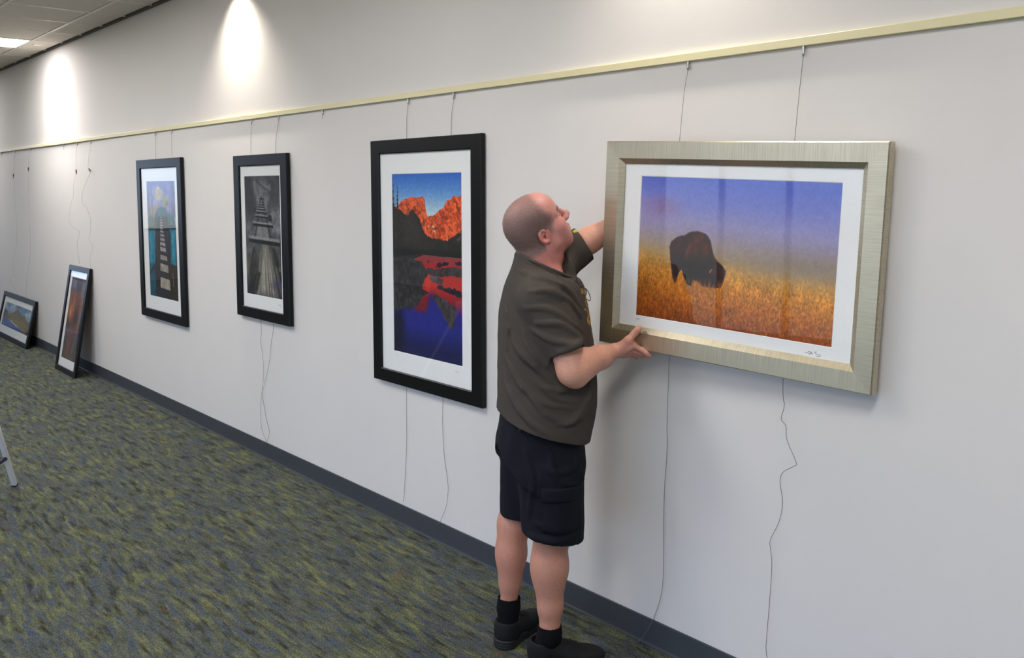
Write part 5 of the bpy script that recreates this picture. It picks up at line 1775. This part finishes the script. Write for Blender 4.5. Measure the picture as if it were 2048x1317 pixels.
# ---- socks and shoes
M_SOCK = plain('black_sock', (16, 16, 19), 0.95, var=0.2, scale=400, bump=0.4, spec=0.15)
M_SHOE = plain('black_shoe_mesh', (20, 20, 22), 0.75, var=0.2, scale=300, bump=0.3, spec=0.3)
M_SOLE = plain('black_shoe_sole', (24, 24, 25), 0.65, var=0.1, scale=60)
M_LACE = plain('shoe_lace', (26, 26, 28), 0.9)
for (hl0, fdir), an, kn, top in ((FOOT[0], AN_R, KN_R, (0.0229, -0.23, 0.1583)[2]), (FOOT[1], AN_L, KN_L, (-0.129, -0.05, 0.1859)[2])):
    fdir = fdir / np.linalg.norm(fdir)
    sk = Field((an[0] - 0.13, an[1] - 0.13, 0.02), (an[0] + 0.13, an[1] + 0.13, 0.2), 0.0035)
    up_ = an + (kn - an) * 0.16
    q0 = hl0 + fdir * 0.053 + V3(0, 0, 0.05)
    chain(sk, [up_, an, q0, hl0 + fdir * 0.12 + V3(0, 0, 0.055)], [0.0435, 0.0415, 0.037, 0.03], 0.02)
    sk.displace(lambda x, y, z: 0.0007 * np.sin(np.arctan2(y - an[1], x - an[0]) * 40))
    sk.keep(lambda x, y, z: z - top + 0.02 * (x - an[0]) * -1 + 0 * y)
    sk.cut(cap(an + (kn - an) * 0.02, up_ + (kn - an) * 0.1, 0.0385, 0.041), 0.0)
    a_, b_ = sk.mesh()
    link('sock', np_mesh('sock', relax(a_, b_, 1, 0.3), b_, True), M_SOCK, man)
    # shoe in its own axes: x forward, y left, z up
    f_ = Field((-0.02, -0.075, -0.005), (0.32, 0.075, 0.14), 0.003)
    f_.add(ell((0.052, 0, 0.052), (0.050, 0.039, 0.062)), 0.0)
    f_.add(cap((0.065, 0, 0.060), (0.150, 0, 0.048), 0.042, 0.042), 0.03)
    f_.add(ell((0.205, 0.0, 0.036), (0.085, 0.048, 0.036)), 0.03)
    f_.add(cap((0.056, 0, 0.055), (0.053, 0, 0.082), 0.046, 0.047), 0.02)
    f_.add(cap((0.085, 0, 0.095), (0.165, 0, 0.062), 0.020, 0.016), 0.015)      # tongue and lace stay
    f_.cut(cap((0.060, 0, 0.072), (0.056, 0, 0.16), 0.0385, 0.046), 0.006)
    f_.keep(lambda x, y, z: 0.020 - z + 0 * x + 0 * y)
    f_.keep(lambda x, y, z: z - (0.098 + 0.10 * np.clip(x - 0.055, 0, 0.05) + 0.16 * np.clip(0.03 - x, 0, 1)) + 0 * y)
    up_p, up_f = f_.mesh()
    so_f = Field((-0.02, -0.075, -0.006), (0.32, 0.075, 0.06), 0.003)

    def sole(x, y, z):
        t = np.clip((x - 0.046) / 0.185, 0, 1)
        d2 = np.sqrt((x - 0.046 - t * 0.185) ** 2 + (y - 0.006 * np.sin(t * 3)) ** 2) - (0.043 + 0.009 * t + 0.004 * np.sin(t * 3.14) * -1)
        dz = np.abs(z - 0.0165) - (0.0125 + 0.004 * np.clip(1 - x / 0.08, 0, 1))
        q0_, q1_ = np.maximum(d2, 0), np.maximum(dz, 0)
        return np.minimum(np.maximum(d2, dz), 0) + np.sqrt(q0_ ** 2 + q1_ ** 2) - 0.004
    so_f.add((sole, np.array((-0.01, -0.06, -0.004)), np.array((0.3, 0.06, 0.04))), 0)
    so_f.keep(lambda x, y, z: 0.001 - z + 0 * x + 0 * y)
    so_f.displace(lambda x, y, z: 0.0012 * np.sin(z * 600) * (z < 0.03))
    so_p, so_q = so_f.mesh()
    lat = V3(-fdir[1], fdir[0], 0)
    Rsh = np.stack([fdir, lat, V3(0, 0, 1)], 1)
    shoe = link('shoe', np_mesh('shoe', hl0 + relax(up_p, up_f, 1, 0.3) @ Rsh.T, up_f, True), M_SHOE, man)
    link('sole', np_mesh('sole', hl0 + so_p @ Rsh.T, so_q, True), M_SOLE, shoe)
    for k in range(5):
        x_ = 0.105 + 0.019 * k
        pts = []
        for y_ in np.linspace(-0.024, 0.024, 9):
            zs = np.arange(0.13, 0.02, -0.001)
            v = f_.at(np.stack([np.full_like(zs, x_ + 0.12 * y_ * (-1) ** k), np.full_like(zs, y_), zs], 1))
            z_ = zs[np.argmax(v < 0)]
            pts.append(Vector(hl0 + Rsh @ V3(x_ + 0.12 * y_ * (-1) ** k, y_, z_ + 0.0015)))
        bm = bmesh.new()
        tube(bm, pts, 0.0022, 6)
        obj('lace', bm, M_LACE, shoe, True)

# ------------------------------------------------------------------ reading glasses hooked over the neck of the shirt
def chest(p, off=0.006):
    u, z = p[0], p[2]
    for _ in range(30):
        w_ = ray_w(sh, u, z)
        if w_ is not None:
            return V3(u, w_ - off, z)
        u -= 0.002
    return V3(*p)


org = chest((0.1212, -0.19, 1.422))
gl = empty('eyeglasses', tuple(man.matrix_basis @ Vector(org)))
tag(gl, 'folded dark-rimmed eyeglasses hanging from the neck of the grey T-shirt', 'glasses')
gl.rotation_euler = man.rotation_euler
M_RIM = plain('dark_rim', (34, 28, 26), 0.35)
M_LENS = glass_mat('lens', (0.8, 0.86, 0.95), 2.4)
lens_c = [V3(0, 0, 0), chest((0.1392, -0.19, 1.39)) - org]
dn = lens_c[1] - lens_c[0]
dn /= np.linalg.norm(dn)
nn = V3(0.62, -0.72, 0.30)
nn = nn - dn * (nn @ dn)
nn /= np.linalg.norm(nn)
sd_ = np.cross(dn, nn)
bmr, bml = [], []
for c in lens_c:
    ring_ = [Vector(c + dn * 0.016 * math.cos(t) + sd_ * 0.013 * math.sin(t)) for t in (2 * math.pi * k / 24 for k in range(25))]
    bm = bmesh.new()
    tube(bm, ring_, 0.0016, 6, False)
    rim = obj('rim', bm, M_RIM, gl, True)
    bm = bmesh.new()
    a_ = [bm.verts.new(q * 1.0 + Vector(nn) * 0.0008) for q in ring_[:-1]]
    b_ = [bm.verts.new(q * 1.0 - Vector(nn) * 0.0008) for q in ring_[:-1]]
    bm.faces.new(a_)
    bm.faces.new(b_[::-1])
    for k in range(24):
        bm.faces.new((a_[k], b_[k], b_[(k + 1) % 24], a_[(k + 1) % 24]))
    obj('lens', bm, M_LENS, rim)
bm = bmesh.new()
tube(bm, smooth_path([lens_c[0] + dn * 0.015, (lens_c[0] + lens_c[1]) / 2 + nn * 0.004, lens_c[1] - dn * 0.015], 4), 0.0014, 6)
obj('bridge', bm, M_RIM, gl, True)
tp = [V3(*(0.1442, -0.17, 1.397)) - org, V3(*(0.1567, -0.15, 1.387)) - org, V3(*(0.1667, -0.14, 1.368)) - org, V3(*(0.1704, -0.14, 1.351)) - org, V3(*(0.1646, -0.145, 1.347)) - org, V3(*(0.1551, -0.15, 1.354)) - org]
bm = bmesh.new()
tube(bm, smooth_path(tp, 5), 0.0015, 6)
obj('temple', bm, M_RIM, gl, True)
tp = [lens_c[0] - dn * 0.015, lens_c[0] - dn * 0.004 + sd_ * 0.004 - nn * 0.008, lens_c[1] - nn * 0.008, V3(*(0.1551, -0.15, 1.354)) - org]
bm = bmesh.new()
tube(bm, smooth_path(tp, 5), 0.0015, 6)
obj('temple', bm, M_RIM, gl, True)
